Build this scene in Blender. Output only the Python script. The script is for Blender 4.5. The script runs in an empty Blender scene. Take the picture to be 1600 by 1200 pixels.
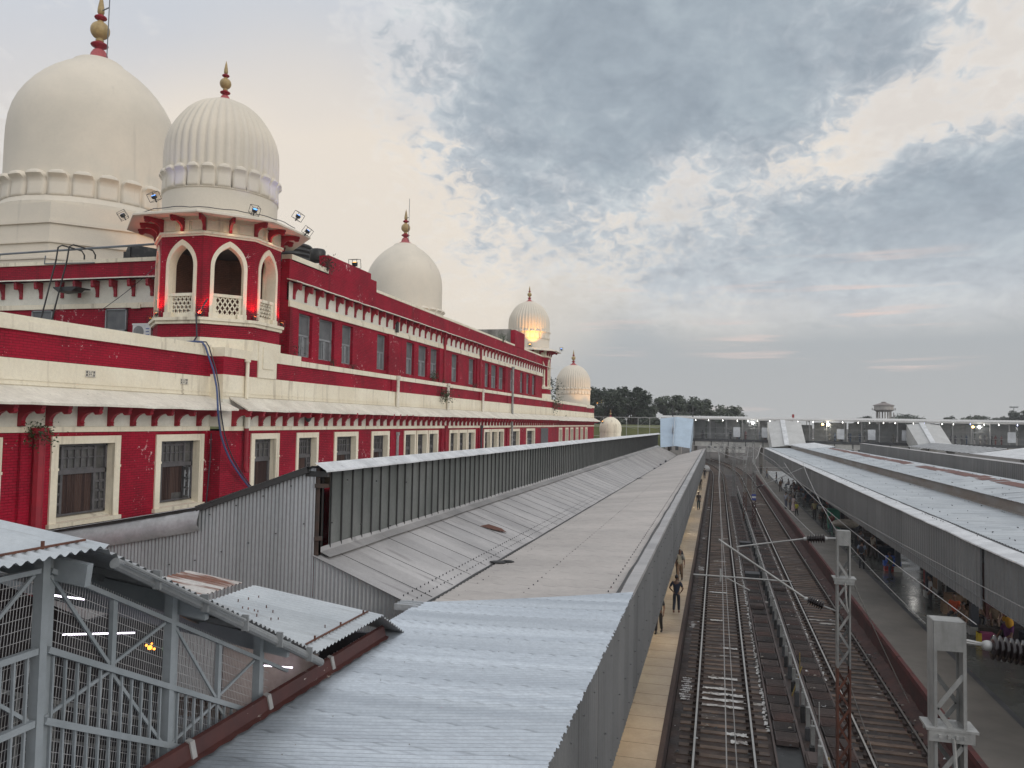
import bpy, math, random
from mathutils import Vector, Matrix
R_ = math.radians
random.seed(7)
SC = bpy.context.scene
COL = SC.collection

# ------------------------------------------------------------------ mesh builder
class MB:
    def __init__(s): s.v = []; s.f = []
    def add(s, vs, fs):
        n = len(s.v); s.v += [tuple(v) for v in vs]; s.f += [tuple(i + n for i in f) for f in fs]; return s
    def box(s, x0, x1, y0, y1, z0, z1):
        return s.add([(x0,y0,z0),(x1,y0,z0),(x1,y1,z0),(x0,y1,z0),(x0,y0,z1),(x1,y0,z1),(x1,y1,z1),(x0,y1,z1)],
                     [(0,3,2,1),(4,5,6,7),(0,1,5,4),(1,2,6,5),(2,3,7,6),(3,0,4,7)])
    def bar(s, p, q, w, h=None, up=(0,0,1)):
        p = Vector(p); q = Vector(q); h = w if h is None else h
        d = (q-p).normalized(); up = Vector(up)
        if abs(d.dot(up)) > .98: up = Vector((1,0,0)) if abs(d.x) < .9 else Vector((0,1,0))
        r = d.cross(up).normalized()*(w/2); u = r.cross(d).normalized()*(h/2)
        vs = [p-r-u,p+r-u,p+r+u,p-r+u,q-r-u,q+r-u,q+r+u,q-r+u]
        return s.add(vs, [(0,3,2,1),(4,5,6,7),(0,1,5,4),(1,2,6,5),(2,3,7,6),(3,0,4,7)])
    def tube(s, pts, r, n=8, cap=True):
        pts = [Vector(p) for p in pts]; rs = r if isinstance(r, (list, tuple)) else [r]*len(pts)
        vs = []; fs = []; ref = None
        for i, p in enumerate(pts):
            d = (pts[min(i+1,len(pts)-1)]-pts[max(i-1,0)]).normalized()
            if ref is None:
                ref = Vector((0,0,1)) if abs(d.z) < .9 else Vector((1,0,0))
            a = d.cross(ref).normalized(); b = a.cross(d).normalized(); ref = b
            for k in range(n):
                t = 2*math.pi*k/n; vs.append(p + (a*math.cos(t)+b*math.sin(t))*rs[i])
        for i in range(len(pts)-1):
            for k in range(n):
                k2 = (k+1) % n; fs.append((i*n+k, i*n+k2, (i+1)*n+k2, (i+1)*n+k))
        if cap:
            fs.append(tuple(range(n))[::-1]); m = (len(pts)-1)*n; fs.append(tuple(range(m, m+n)))
        return s.add(vs, fs)
    def lathe(s, prof, n=32, c=(0,0,0), rf=None, cap=False, a0=0.0):
        vs = []; fs = []
        for (r, z) in prof:
            for k in range(n):
                t = a0+2*math.pi*k/n; rr = r*(rf(t, z) if rf else 1)
                vs.append((c[0]+rr*math.cos(t), c[1]+rr*math.sin(t), c[2]+z))
        for i in range(len(prof)-1):
            for k in range(n):
                k2 = (k+1) % n; fs.append((i*n+k, i*n+k2, (i+1)*n+k2, (i+1)*n+k))
        if cap:
            fs.append(tuple(range(n))[::-1]); m = (len(prof)-1)*n; fs.append(tuple(range(m, m+n)))
        return s.add(vs, fs)
    def prism(s, poly, o, a, b, d):
        """poly 2-D -> o + a*u + b*v, extruded along vector d"""
        o, a, b, d = Vector(o), Vector(a), Vector(b), Vector(d); n = len(poly)
        vs = [o+a*u+b*v for u, v in poly] + [o+a*u+b*v+d for u, v in poly]
        fs = [tuple(range(n))[::-1], tuple(range(n, 2*n))] + [(i, (i+1) % n, n+(i+1) % n, n+i) for i in range(n)]
        return s.add(vs, fs)
    def ell(s, c, rx, ry, rz, n=12, m=8, M=None):
        vs = []; fs = []; c = Vector(c)
        for i in range(m+1):
            ph = -math.pi/2+math.pi*i/m
            for k in range(n):
                t = 2*math.pi*k/n; p = Vector((rx*math.cos(ph)*math.cos(t), ry*math.cos(ph)*math.sin(t), rz*math.sin(ph)))
                vs.append(c + (M @ p if M else p))
        for i in range(m):
            for k in range(n):
                k2 = (k+1) % n; fs.append((i*n+k, i*n+k2, (i+1)*n+k2, (i+1)*n+k))
        return s.add(vs, fs)
    def corr(s, p00, p10, p11, p01, pitch, amp, nv=1, shape='sin', per=4, sag=0.0, jit=0.0):
        """corrugated sheet: waves repeat along p00->p10, run along p00->p01"""
        p00, p10, p11, p01 = map(Vector, (p00, p10, p11, p01))
        L = ((p10-p00).length+(p11-p01).length)/2; N = max(2, int(L/pitch*per))
        nrm = (p10-p00).cross(p01-p00).normalized()
        if nrm.z < 0 or (abs(nrm.z) < .05 and nrm.x < 0): nrm = -nrm
        vs = []; fs = []
        for i in range(N+1):
            u = i/N; w = 2*math.pi*u*L/pitch
            h = math.sin(w) if shape == 'sin' else max(-1, min(1, 2.2*math.sin(w)))
            e = random.uniform(-jit, jit)
            for j in range(nv+1):
                t = j/nv; tt = t+(e if j in (0, nv) else 0)
                p = (p00.lerp(p10, u)).lerp(p01.lerp(p11, u), tt)
                vs.append(p + nrm*(amp*h) + Vector((0,0,-sag*math.sin(math.pi*t))))
        for i in range(N):
            for j in range(nv):
                a = i*(nv+1)+j; fs.append((a, a+nv+1, a+nv+2, a+1))
        return s.add(vs, fs)
    def build(s, name, mat, parent=None, smooth=False, off=None, sharp=None):
        me = bpy.data.meshes.new(name); me.from_pydata(s.v, [], s.f); me.update()
        o = bpy.data.objects.new(name, me); COL.objects.link(o)
        if mat: me.materials.append(mat)
        if smooth:
            for p in me.polygons: p.use_smooth = True
            if sharp:
                try: me.set_sharp_from_angle(angle=R_(sharp))
                except Exception: pass
        if parent is not None:
            o.parent = parent
            L = OFF.get(parent.name)
            if L is not None: o.matrix_parent_inverse = Matrix.Translation(-L)
        return o
OFF = {}
def tag(o, label=None, cat=None, group=None, kind=None):
    if label: o['label'] = label
    if cat: o['category'] = cat
    if group: o['group'] = group
    if kind: o['kind'] = kind
    return o
def thing(name, label, cat, loc=None, group=None):
    """Empty at the base of a thing; with loc given, its parts are built in world coordinates"""
    o = bpy.data.objects.new(name, None); COL.objects.link(o); o.empty_display_size = .3
    if loc is not None:
        o.location = loc; OFF[o.name] = Vector(loc)
    return tag(o, label, cat, group)
def dup(o, loc=None, rz=None, label=None, scale=None, parent=None):
    c = o.copy(); COL.objects.link(c)
    if parent is not None: c.parent = parent
    if loc is not None: c.location = loc
    if rz is not None: c.rotation_euler = (0, 0, rz)
    if scale is not None: c.scale = (scale,)*3
    if label: c['label'] = label
    for ch in list(KIDS.get(o.name, [])):
        dup(ch, parent=c)
    return c
KIDS = {}
def kids_index():
    KIDS.clear()
    for o in bpy.data.objects:
        if o.parent: KIDS.setdefault(o.parent.name, []).append(o)
def structure(o): o['kind'] = 'structure'; return o

# ------------------------------------------------------------------ materials
def nd(nt, t, **kw):
    n = nt.nodes.new(t)
    for k, v in kw.items():
        if k.startswith('i_'):
            key = k[2:]; key = int(key) if key.isdigit() else key
            n.inputs[key].default_value = v
        else: setattr(n, k, v)
    return n
def ramp(nt, fac, stops):
    r = nt.nodes.new('ShaderNodeValToRGB'); e = r.color_ramp.elements
    while len(e) > 1: e.remove(e[-1])
    e[0].position = stops[0][0]; e[0].color = (*stops[0][1], 1) if len(stops[0][1]) == 3 else stops[0][1]
    for p, c in stops[1:]:
        x = e.new(p); x.color = (*c, 1)
    nt.links.new(fac, r.inputs[0]); return r.outputs[0]
def mixc(nt, fac, a, b, mode='MIX'):
    m = nt.nodes.new('ShaderNodeMix'); m.data_type = 'RGBA'; m.blend_type = mode
    for s, v in ((0, fac), (6, a), (7, b)):
        if hasattr(v, 'node'): nt.links.new(v, m.inputs[s])
        else: m.inputs[s].default_value = v if s == 0 else (*v, 1)
    return m.outputs[2]
def mth(nt, op, a, b=0.0, c=None):
    m = nt.nodes.new('ShaderNodeMath'); m.operation = op
    for i, v in enumerate((a, b) if c is None else (a, b, c)):
        if hasattr(v, 'node'): nt.links.new(v, m.inputs[i])
        else: m.inputs[i].default_value = v
    return m.outputs[0]
def noise(nt, vec, sc, det=5, rough=.55, stretch=None, dist=0):
    if stretch:
        mp = nd(nt, 'ShaderNodeMapping'); mp.inputs['Scale'].default_value = stretch; nt.links.new(vec, mp.inputs[0]); vec = mp.outputs[0]
    n = nd(nt, 'ShaderNodeTexNoise'); n.inputs['Scale'].default_value = sc; n.inputs['Detail'].default_value = det
    n.inputs['Roughness'].default_value = rough; n.inputs['Distortion'].default_value = dist
    nt.links.new(vec, n.inputs['Vector']); return n.outputs[0]
def mk(name, c1, c2=None, sc=.8, st=None, rough=.7, rough2=None, metal=0., bump=0., bsc=25., lo=.38, hi=.62, fine=.12, fsc=9.,
       spots=None, spsc=3., splo=.66, spst=None, emit=None, es=0., sheet=None, brick=False, streak=None, spec=None):
    m = bpy.data.materials.new(name); m.use_nodes = True; nt = m.node_tree; b = nt.nodes['Principled BSDF']
    pos = nd(nt, 'ShaderNodeNewGeometry').outputs['Position']
    col = None
    if c2 is None: c2 = tuple(x*.8 for x in c1)
    n1 = noise(nt, pos, sc, 6, .6, st)
    col = ramp(nt, n1, [(lo, c1), (hi, c2)])
    if fine:
        n2 = noise(nt, pos, fsc, 4, .6)
        g = ramp(nt, n2, [(.3, (1-fine,)*3), (.7, (1+fine*.6,)*3)])
        col = mixc(nt, 1., col, g, 'MULTIPLY')
    bh = None
    if sheet:      # each sheet of the cladding weathers a little differently, with a dark lap at its edge
        sx = nd(nt, 'ShaderNodeSeparateXYZ'); nt.links.new(pos, sx.inputs[0]); c = mth(nt, 'DIVIDE', sx.outputs[sheet[0]], sheet[1])
        wn = nd(nt, 'ShaderNodeTexWhiteNoise', noise_dimensions='1D'); nt.links.new(mth(nt, 'FLOOR', c), wn.inputs['W'])
        col = mixc(nt, 1., col, ramp(nt, wn.outputs[0], [(0., (1-sheet[2],)*3), (1., (1+sheet[2]*.7,)*3)]), 'MULTIPLY')
        fr = mth(nt, 'FRACT', c); col = mixc(nt, ramp(nt, fr, [(0., (sheet[3],)*3), (.018, (sheet[3]*.6,)*3), (.03, (0,)*3)]), col, (.03,.03,.03))
    if streak:     # long weathering streaks: (stretch, scale, darkness colour, threshold)
        s = noise(nt, pos, streak[1], 5, .6, streak[0])
        f = ramp(nt, s, [(streak[3], (0,)*3), (streak[3]+.14, (1,)*3)])
        col = mixc(nt, f, col, streak[2])
    if brick:
        sx = nd(nt, 'ShaderNodeSeparateXYZ'); nt.links.new(pos, sx.inputs[0])
        cx = nd(nt, 'ShaderNodeCombineXYZ'); nt.links.new(mth(nt, 'ADD', sx.outputs[0], sx.outputs[1]), cx.inputs[0]); nt.links.new(sx.outputs[2], cx.inputs[1])
        br = nd(nt, 'ShaderNodeTexBrick'); nt.links.new(cx.outputs[0], br.inputs['Vector'])
        br.inputs['Scale'].default_value = 1.; br.inputs['Mortar Size'].default_value = .011; br.inputs['Mortar Smooth'].default_value = .4
        br.inputs['Brick Width'].default_value = .26; br.inputs['Row Height'].default_value = .085
        br.inputs['Color1'].default_value = (1,1,1,1); br.inputs['Color2'].default_value = (.8,.8,.8,1); br.inputs['Mortar'].default_value = (.30,.30,.30,1)
        n3 = noise(nt, pos, .5, 4, .6)
        col = mixc(nt, ramp(nt, n3, [(.35, (.45,)*3), (.65, (1.,)*3)]), col, mixc(nt, 1., col, br.outputs[0], 'MULTIPLY'))
        bh = br.outputs[0]
    if spots:
        s = noise(nt, pos, spsc, 8, .7, spst); gate = noise(nt, pos, spsc*.12, 2, .5)
        f = ramp(nt, mth(nt, 'MULTIPLY_ADD', gate, .45, mth(nt, 'SUBTRACT', s, .22)), [(splo-.02, (0,)*3), (splo+.02, (1,)*3)])
        col = mixc(nt, f, col, spots)
    nt.links.new(col, b.inputs['Base Color'])
    b.inputs['Metallic'].default_value = metal; b.inputs['Roughness'].default_value = rough
    if spec is not None: b.inputs['Specular IOR Level'].default_value = spec
    if rough2 is not None:
        rr = ramp(nt, noise(nt, pos, sc*1.7, 5, .6, st), [(.35, (rough,)*3), (.65, (rough2,)*3)]); nt.links.new(rr, b.inputs['Roughness'])
    if bump:
        h = noise(nt, pos, bsc, 4, .6)
        if bh is not None: h = mth(nt, 'ADD', mth(nt, 'MULTIPLY', h, .35), bh)
        bp = nd(nt, 'ShaderNodeBump'); bp.inputs['Strength'].default_value = bump; bp.inputs['Distance'].default_value = .03
        nt.links.new(h, bp.inputs['Height']); nt.links.new(bp.outputs[0], b.inputs['Normal'])
    if emit: b.inputs['Emission Color'].default_value = (*emit, 1); b.inputs['Emission Strength'].default_value = es
    return m
M = {}
CRW = (.78,.72,.58)
M['red'] = mk('red painted brick', (.385,.0065,.030), (.29,.0065,.025), sc=.5, lo=.35, hi=.65, streak=((1.3,1.3,.10), 1.1, (.20,.010,.020), .58), rough=.7, spec=.22, bump=.8, bsc=30, brick=True, fine=.14, spots=(.62,.42,.42), spsc=5., splo=.68)
M['redtrim'] = mk('red trim paint', (.30,.006,.020), (.22,.006,.018), sc=1.5, rough=.55, fine=.12)
M['cream'] = mk('cream limewash', CRW, (.70,.63,.49), sc=.45, rough=.8, bump=.12, fine=.07, streak=((1.3,1.3,.10), 1.7, (.42,.365,.28), .565))
M['frieze'] = mk('grey white limewash', (.70,.68,.60), (.60,.58,.50), sc=.6, rough=.85, bump=.1, fine=.07)
M['shade'] = mk('weathered sunshade plaster', (.73,.69,.60), (.60,.56,.48), sc=.9, rough=.85, bump=.3, fine=.12, spots=(.22,.20,.17), spsc=7, splo=.71)
M['dome'] = mk('dome plaster', (.675,.61,.51), (.60,.548,.462), sc=.25, rough=.75, bump=.05, fine=.03, streak=((1.2,1.2,.1), 1.2, (.53,.485,.41), .62))
M['gold'] = mk('ochre finial paint', (.42,.30,.13), (.33,.23,.10), sc=3, rough=.5)
M['pinkcap'] = mk('faded pink cap', (.42,.09,.10), (.34,.08,.08), sc=3, rough=.7)
M['winframe'] = mk('grey window paint', (.105,.10,.105), (.07,.068,.07), sc=3, rough=.6)
M['winlight'] = mk('pale grey shutter paint', (.26,.27,.28), (.19,.2,.21), sc=3, rough=.6)
M['pane'] = mk('dusty glass', (.075,.074,.072), (.125,.12,.115), sc=2, rough=.25, fine=.2)
M['meshpane'] = mk('wire mesh window', (.13,.135,.14), (.09,.095,.10), sc=2, rough=.6, fine=.2, fsc=30)
M['curtain'] = mk('brown striped curtain', (.026,.012,.010), (.060,.034,.027), sc=5., st=(1,1,.03), lo=.45, hi=.55, rough=.9)
M['newgal'] = mk('new galvanised sheet', (.51,.555,.60), (.41,.45,.495), sc=.7, st=(.2,3,1), sheet=(1,.92,.09,.35), rough=.34, rough2=.46, metal=.75, fine=.10, fsc=14, streak=((.16,14,1), 1.6, (.38,.41,.45), .55))
M['oldroof'] = mk('old cement sheet roof', (.445,.412,.388), (.365,.34,.322), sc=.35, st=(.5,1,1), sheet=(1,1.06,.06,.4), rough=.6, rough2=.75, fine=.07, fsc=5, streak=((.3,4,1), .8, (.31,.29,.28), .60), spots=(.70,.68,.65), spsc=3.5, splo=.765)
M['oldmetal'] = mk('dull metal roof', (.44,.425,.42), (.35,.34,.34), sc=.4, st=(.6,1,1), sheet=(1,1.55,.10,.0), rough=.38, rough2=.58, metal=.4, fine=.07, streak=((.3,3,1), .9, (.22,.21,.21), .60), spots=(.55,.55,.55), spsc=1.3, splo=.74)
M['fascia'] = mk('grey fascia sheet', (.205,.21,.215), (.17,.175,.18), sheet=(1,1.05,.10,.5), sc=.3, rough=.55, metal=.2, fine=.06, streak=((1,3,.1), .9, (.26,.25,.24), .62))
M['fascia2'] = mk('dark grey fascia sheet', (.215,.22,.222), (.18,.185,.187), sheet=(1,1.2,.12,.5), sc=.3, rough=.55, metal=.15, fine=.08, streak=((1,3,.08), .9, (.19,.185,.18), .62), spots=(.07,.06,.05), spsc=4, splo=.73)
M['gable'] = mk('galvanised wall sheet', (.42,.435,.45), (.33,.345,.355), sheet=(0,.82,.05,.2), sc=.4, st=(2,1,.15), rough=.5, metal=.35, fine=.07, streak=((3,1,.08), 1.2, (.38,.34,.28), .66))
M['bluegal'] = mk('pale blue grey sheet', (.48,.51,.53), (.40,.43,.455), sheet=(1,1.04,.08,.5), streak=((.3,6,1), 1.0, (.30,.31,.315), .60), sc=.5, rough=.45, rough2=.55, metal=.35, fine=.06)
M['whitesheet'] = mk('white flashing sheet', (.66,.67,.68), (.50,.51,.52), sc=1.2, rough=.5, metal=.15, fine=.12, spots=(.16,.14,.12), spsc=6, splo=.71)
M['silver'] = mk('crumpled silver flashing', (.52,.54,.56), (.40,.42,.44), sc=1.3, rough=.35, metal=.25, bump=.9, bsc=1.6)
M['glaze'] = mk('dark glazing with reflections', (.095,.105,.10), (.15,.157,.152), sc=.5, st=(1,1,.7), rough=.3, rough2=.5, fine=.15, streak=((1,2,.3), 1.0, (.19,.20,.195), .64))  # paler tone and streaks paint light reflections into the glass colour
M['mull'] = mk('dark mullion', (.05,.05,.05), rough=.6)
M['rustbrown'] = mk('red oxide flashing', (.068,.018,.014), (.050,.014,.012), sc=2, rough=.5, spots=(.55,.5,.45), spsc=9, spst=(1,.35,1), splo=.69)
M['oldpost'] = mk('rust stained post', (.075,.045,.034), (.05,.038,.032), sc=3, rough=.85)
M['rust'] = mk('rusty steel', (.13,.05,.03), (.085,.038,.028), sc=3, rough=.85, bump=.3)
M['stairpaint'] = mk('grey steel paint', (.265,.29,.31), (.21,.235,.25), sc=1.2, rough=.5, fine=.06)
M['wiremesh'] = mk('galvanised wire', (.38,.38,.39), rough=.6, metal=.0)
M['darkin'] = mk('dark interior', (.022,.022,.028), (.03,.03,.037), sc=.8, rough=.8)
M['pinkwall'] = mk('pale interior wall', (.42,.37,.36), (.34,.30,.30), sc=1, rough=.8)
M['tan'] = mk('tan platform tile', (.37,.30,.225), (.295,.235,.175), sc=.6, rough=.42, rough2=.6, fine=.08, spots=(.20,.14,.10), spsc=2.2, splo=.72)
M['tactile'] = mk('yellow tactile tile', (.44,.32,.12), (.34,.255,.11), sc=1.2, rough=.6, bump=.4, bsc=40)
M['greytile'] = mk('grey polished platform', (.125,.128,.118), (.085,.088,.082), sc=.45, rough=.13, rough2=.3, fine=.08, fsc=3)
M['paleplat'] = mk('worn concrete platform', (.150,.135,.118), (.11,.10,.088), sc=.5, rough=.55, rough2=.7, fine=.1, fsc=4, streak=((3,.3,1), .8, (.10,.095,.085), .62))
M['redwall'] = mk('red brown track wall', (.075,.022,.019), (.042,.018,.016), sc=.8, rough=.8, bump=.4, bsc=6, spots=(.04,.025,.022), spsc=2.5, splo=.66)
M['redcoping'] = mk('red oxide platform coping', (.125,.028,.025), (.075,.024,.022), sc=1.5, rough=.7, bump=.3, spots=(.05,.03,.028), spsc=3, splo=.68)
M['browncoal'] = mk('brown track wall', (.05,.030,.026), (.035,.022,.020), sc=.8, rough=.85, bump=.3, bsc=8)
M['apron'] = mk('soiled track concrete', (.052,.028,.020), (.020,.013,.011), sc=.8, rough=.5, rough2=.8, bump=.4, bsc=9, fine=.25, spots=(.36,.34,.32), spsc=1.4, spst=(.4,1.4,1), splo=.68)
M['redsoil'] = mk('red brown soil', (.070,.031,.026), (.038,.020,.018), sc=1.2, rough=.9, bump=.7, bsc=7, fine=.25)
M['sleeper'] = mk('worn sleeper', (.150,.098,.068), (.066,.043,.032), sheet=(1,.62,.32,0), sc=1.2, rough=.55, rough2=.75, fine=.2, fsc=6, bump=.3, bsc=14, spots=(.42,.40,.37), spsc=1.1, spst=(.5,1,1), splo=.66)
M['railrust'] = mk('rusty rail web', (.045,.028,.022), (.03,.02,.018), sc=3, rough=.8)
M['railhead'] = mk('polished rail head', (.50,.47,.44), (.42,.39,.36), sc=1, rough=.28, metal=.9, fine=.05)
M['slab'] = mk('ribbed concrete slab', (.105,.078,.07), (.07,.054,.05), sc=1, rough=.75, fine=.2, bump=.3)
M['slabdark'] = mk('dark concrete slab', (.060,.047,.043), (.036,.030,.029), sc=1, rough=.75, fine=.2, bump=.3)
M['slabred'] = mk('rust stained slab', (.105,.060,.050), (.060,.040,.036), sc=1, rough=.75, fine=.2, bump=.3)
M['lime'] = mk('white lime powder', (.60,.59,.57), (.16,.13,.115), sc=4, st=(1,.8,1), lo=.46, hi=.68, rough=.9)
M['ground'] = mk('ballast ground', (.085,.07,.06), (.055,.048,.042), sc=.5, rough=.9, fine=.3, fsc=4)
M['mastgrey'] = mk('galvanised mast', (.31,.31,.30), (.19,.19,.185), sc=2, st=(1,1,.3), rough=.6, metal=.3, fine=.12, streak=((2,2,.3), 2.2, (.16,.15,.14), .60))
M['mastorange'] = mk('orange oxide paint', (.13,.045,.026), (.09,.036,.024), sc=3, rough=.7)
M['tubegrey'] = mk('galvanised tube', (.38,.38,.37), (.26,.26,.25), sc=3, rough=.5, metal=.4)
M['porcelain'] = mk('brown porcelain insulator', (.020,.013,.014), rough=.14, fine=0)
M['insend'] = mk('insulator end cap', (.45,.45,.44), rough=.5, metal=.3)
M['wire'] = mk('copper wire', (.26,.25,.24), rough=.5, metal=.3)
M['wirewhite'] = mk('pale steel wire', (.42,.41,.40), rough=.5, metal=.3)
M['black'] = mk('black plastic', (.012,.012,.013), (.03,.03,.03), sc=2, rough=.5)
M['blackstain'] = mk('stained black tank', (.018,.018,.018), (.09,.085,.075), sc=2.2, rough=.6, lo=.5, hi=.75)
M['blackpaint'] = mk('black steel paint', (.014,.014,.015), rough=.5)
M['pipegrey'] = mk('grey pipe paint', (.15,.17,.19), rough=.5)
M['acwhite'] = mk('white metal cabinet', (.72,.72,.71), rough=.45)
M['acgrille'] = mk('grey fan grille', (.22,.22,.22), rough=.5)
M['bluecable'] = mk('blue cable', (.05,.08,.20), rough=.4)
M['blackcable'] = mk('dark cable', (.02,.02,.035), rough=.4)
M['lightblue'] = mk('pale blue stair sheet', (.37,.46,.55), (.33,.41,.49), sc=.8, rough=.5, fine=.05)
M['greystair'] = mk('pale grey stair sheet', (.46,.46,.45), (.40,.40,.39), sc=.8, rough=.6, fine=.05, streak=((1,1,.2), .6, (.36,.36,.35), .6))
M['bridgegrey'] = mk('bridge steel', (.25,.26,.265), (.19,.20,.205), sc=1, rough=.6)
M['bridgewhite'] = mk('bridge girder white', (.50,.49,.46), (.36,.35,.33), sc=.8, rough=.7, fine=.1)
M['bridgeroof'] = mk('bridge roof sheet', (.55,.54,.52), (.45,.44,.43), sc=.6, rough=.6)
M['board'] = mk('white notice board', (.55,.57,.60), rough=.6)
M['darkgrey'] = mk('dark grey', (.06,.062,.065), (.045,.046,.05), sc=1, rough=.7)
M['conc'] = mk('stained concrete', (.30,.285,.26), (.15,.14,.125), sc=.9, st=(2,2,.25), rough=.85, lo=.42, hi=.62, fine=.2)
M['rustroof'] = mk('rust patched sheet', (.16,.065,.05), (.13,.06,.05), sc=2, rough=.7)
M['colblue'] = mk('dark blue grey column', (.045,.05,.065), rough=.5)
M['colwhite'] = mk('white plinth', (.40,.40,.38), rough=.7)
M['crateblue'] = mk('blue plastic', (.03,.10,.42), rough=.4)
M['cratered'] = mk('red plastic', (.30,.02,.02), rough=.4)
M['green'] = mk('green sheet', (.015,.17,.11), rough=.6)
M['carton'] = mk('brown carton', (.20,.13,.08), (.15,.10,.06), sc=3, rough=.8)
M['added_stall'] = mk('dark red kiosk', (.085,.02,.02), (.06,.018,.018), sc=1, rough=.6)
M['sack'] = mk('grey sack cloth', (.32,.29,.25), (.22,.20,.17), sc=4, rough=.9, bump=.4, bsc=8)
M['trunk'] = mk('bark', (.07,.055,.04), rough=.9)
M['leafA'] = mk('dark foliage', (.056,.072,.046), (.030,.043,.029), sc=.25, rough=.6, fine=.3, fsc=2, lo=.4, hi=.6)
M['leafB'] = mk('mid foliage', (.082,.100,.062), (.048,.064,.040), sc=.25, rough=.6, fine=.3, fsc=2)
M['leafC'] = mk('small plant leaves', (.040,.075,.022), (.022,.040,.014), sc=3, rough=.6)
M['dryleaf'] = mk('dry weeds', (.06,.045,.028), (.03,.025,.018), sc=3, rough=.8)
M['scrub'] = mk('green bank', (.13,.14,.045), (.09,.10,.035), sc=.5, rough=.9, fine=.3)
M['postgrey'] = mk('grey bridge post', (.27,.27,.27), rough=.6)
M['fencewhite'] = mk('pale fence steel', (.42,.42,.40), rough=.6)
M['redflag'] = mk('red cloth', (.35,.02,.02), rough=.7)
M['litter'] = mk('white litter', (.6,.6,.6), rough=.7)
M['yellowrod'] = mk('yellow rod', (.30,.22,.07), rough=.6)
M['sign_blue'] = mk('blue enamel', (.03,.06,.30), rough=.4)
M['sign_white'] = mk('white enamel', (.6,.6,.6), rough=.4)
M['tower'] = mk('water tower concrete', (.42,.39,.36), (.33,.31,.29), sc=.3, rough=.8)
M['towerroof'] = mk('water tower roof', (.22,.19,.18), rough=.8)
def em(name, c, s): return mk(name, tuple(min(.8, x) for x in c), rough=.4, emit=c, es=s, fine=0)
M['lampwhite'] = em('lit white lamp', (1., .97, .92), 8)
M['lampblue'] = em('lit bluish lamp', (.55, .6, 1.), 9)
M['lampwarm'] = em('lit warm lamp', (1., .62, .22), 6)
M['lamptube'] = em('lit tube lamp', (.93, .85, 1.), 5)
M['lamporange'] = em('lit orange lamp', (1., .33, .04), 4)
M['floodblue'] = em('blue flood lens', (.08, .32, 1.), 2.2)
M['floodorange'] = em('amber flood lens', (1., .42, .06), 5)

# ------------------------------------------------------------------ camera
yaw, pitch, roll = R_(14.77), R_(2.73), R_(1.03); CH = 9.7
Fw = Vector((-math.sin(yaw)*math.cos(pitch), math.cos(yaw)*math.cos(pitch), math.sin(pitch)))
r0 = Vector((math.cos(yaw), math.sin(yaw), 0)); u0 = r0.cross(Fw)
Rt = r0*math.cos(roll)+u0*math.sin(roll); Up = u0*math.cos(roll)-r0*math.sin(roll)
cd = bpy.data.cameras.new('camera'); cam = bpy.data.objects.new('camera', cd); COL.objects.link(cam)
cam.matrix_world = Matrix(((Rt.x,Up.x,-Fw.x,0),(Rt.y,Up.y,-Fw.y,0),(Rt.z,Up.z,-Fw.z,CH),(0,0,0,1)))
cd.sensor_width = 36; cd.lens = 1220/1600*36; cd.clip_end = 6000; cd.clip_start = .1
SC.camera = cam

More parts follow.
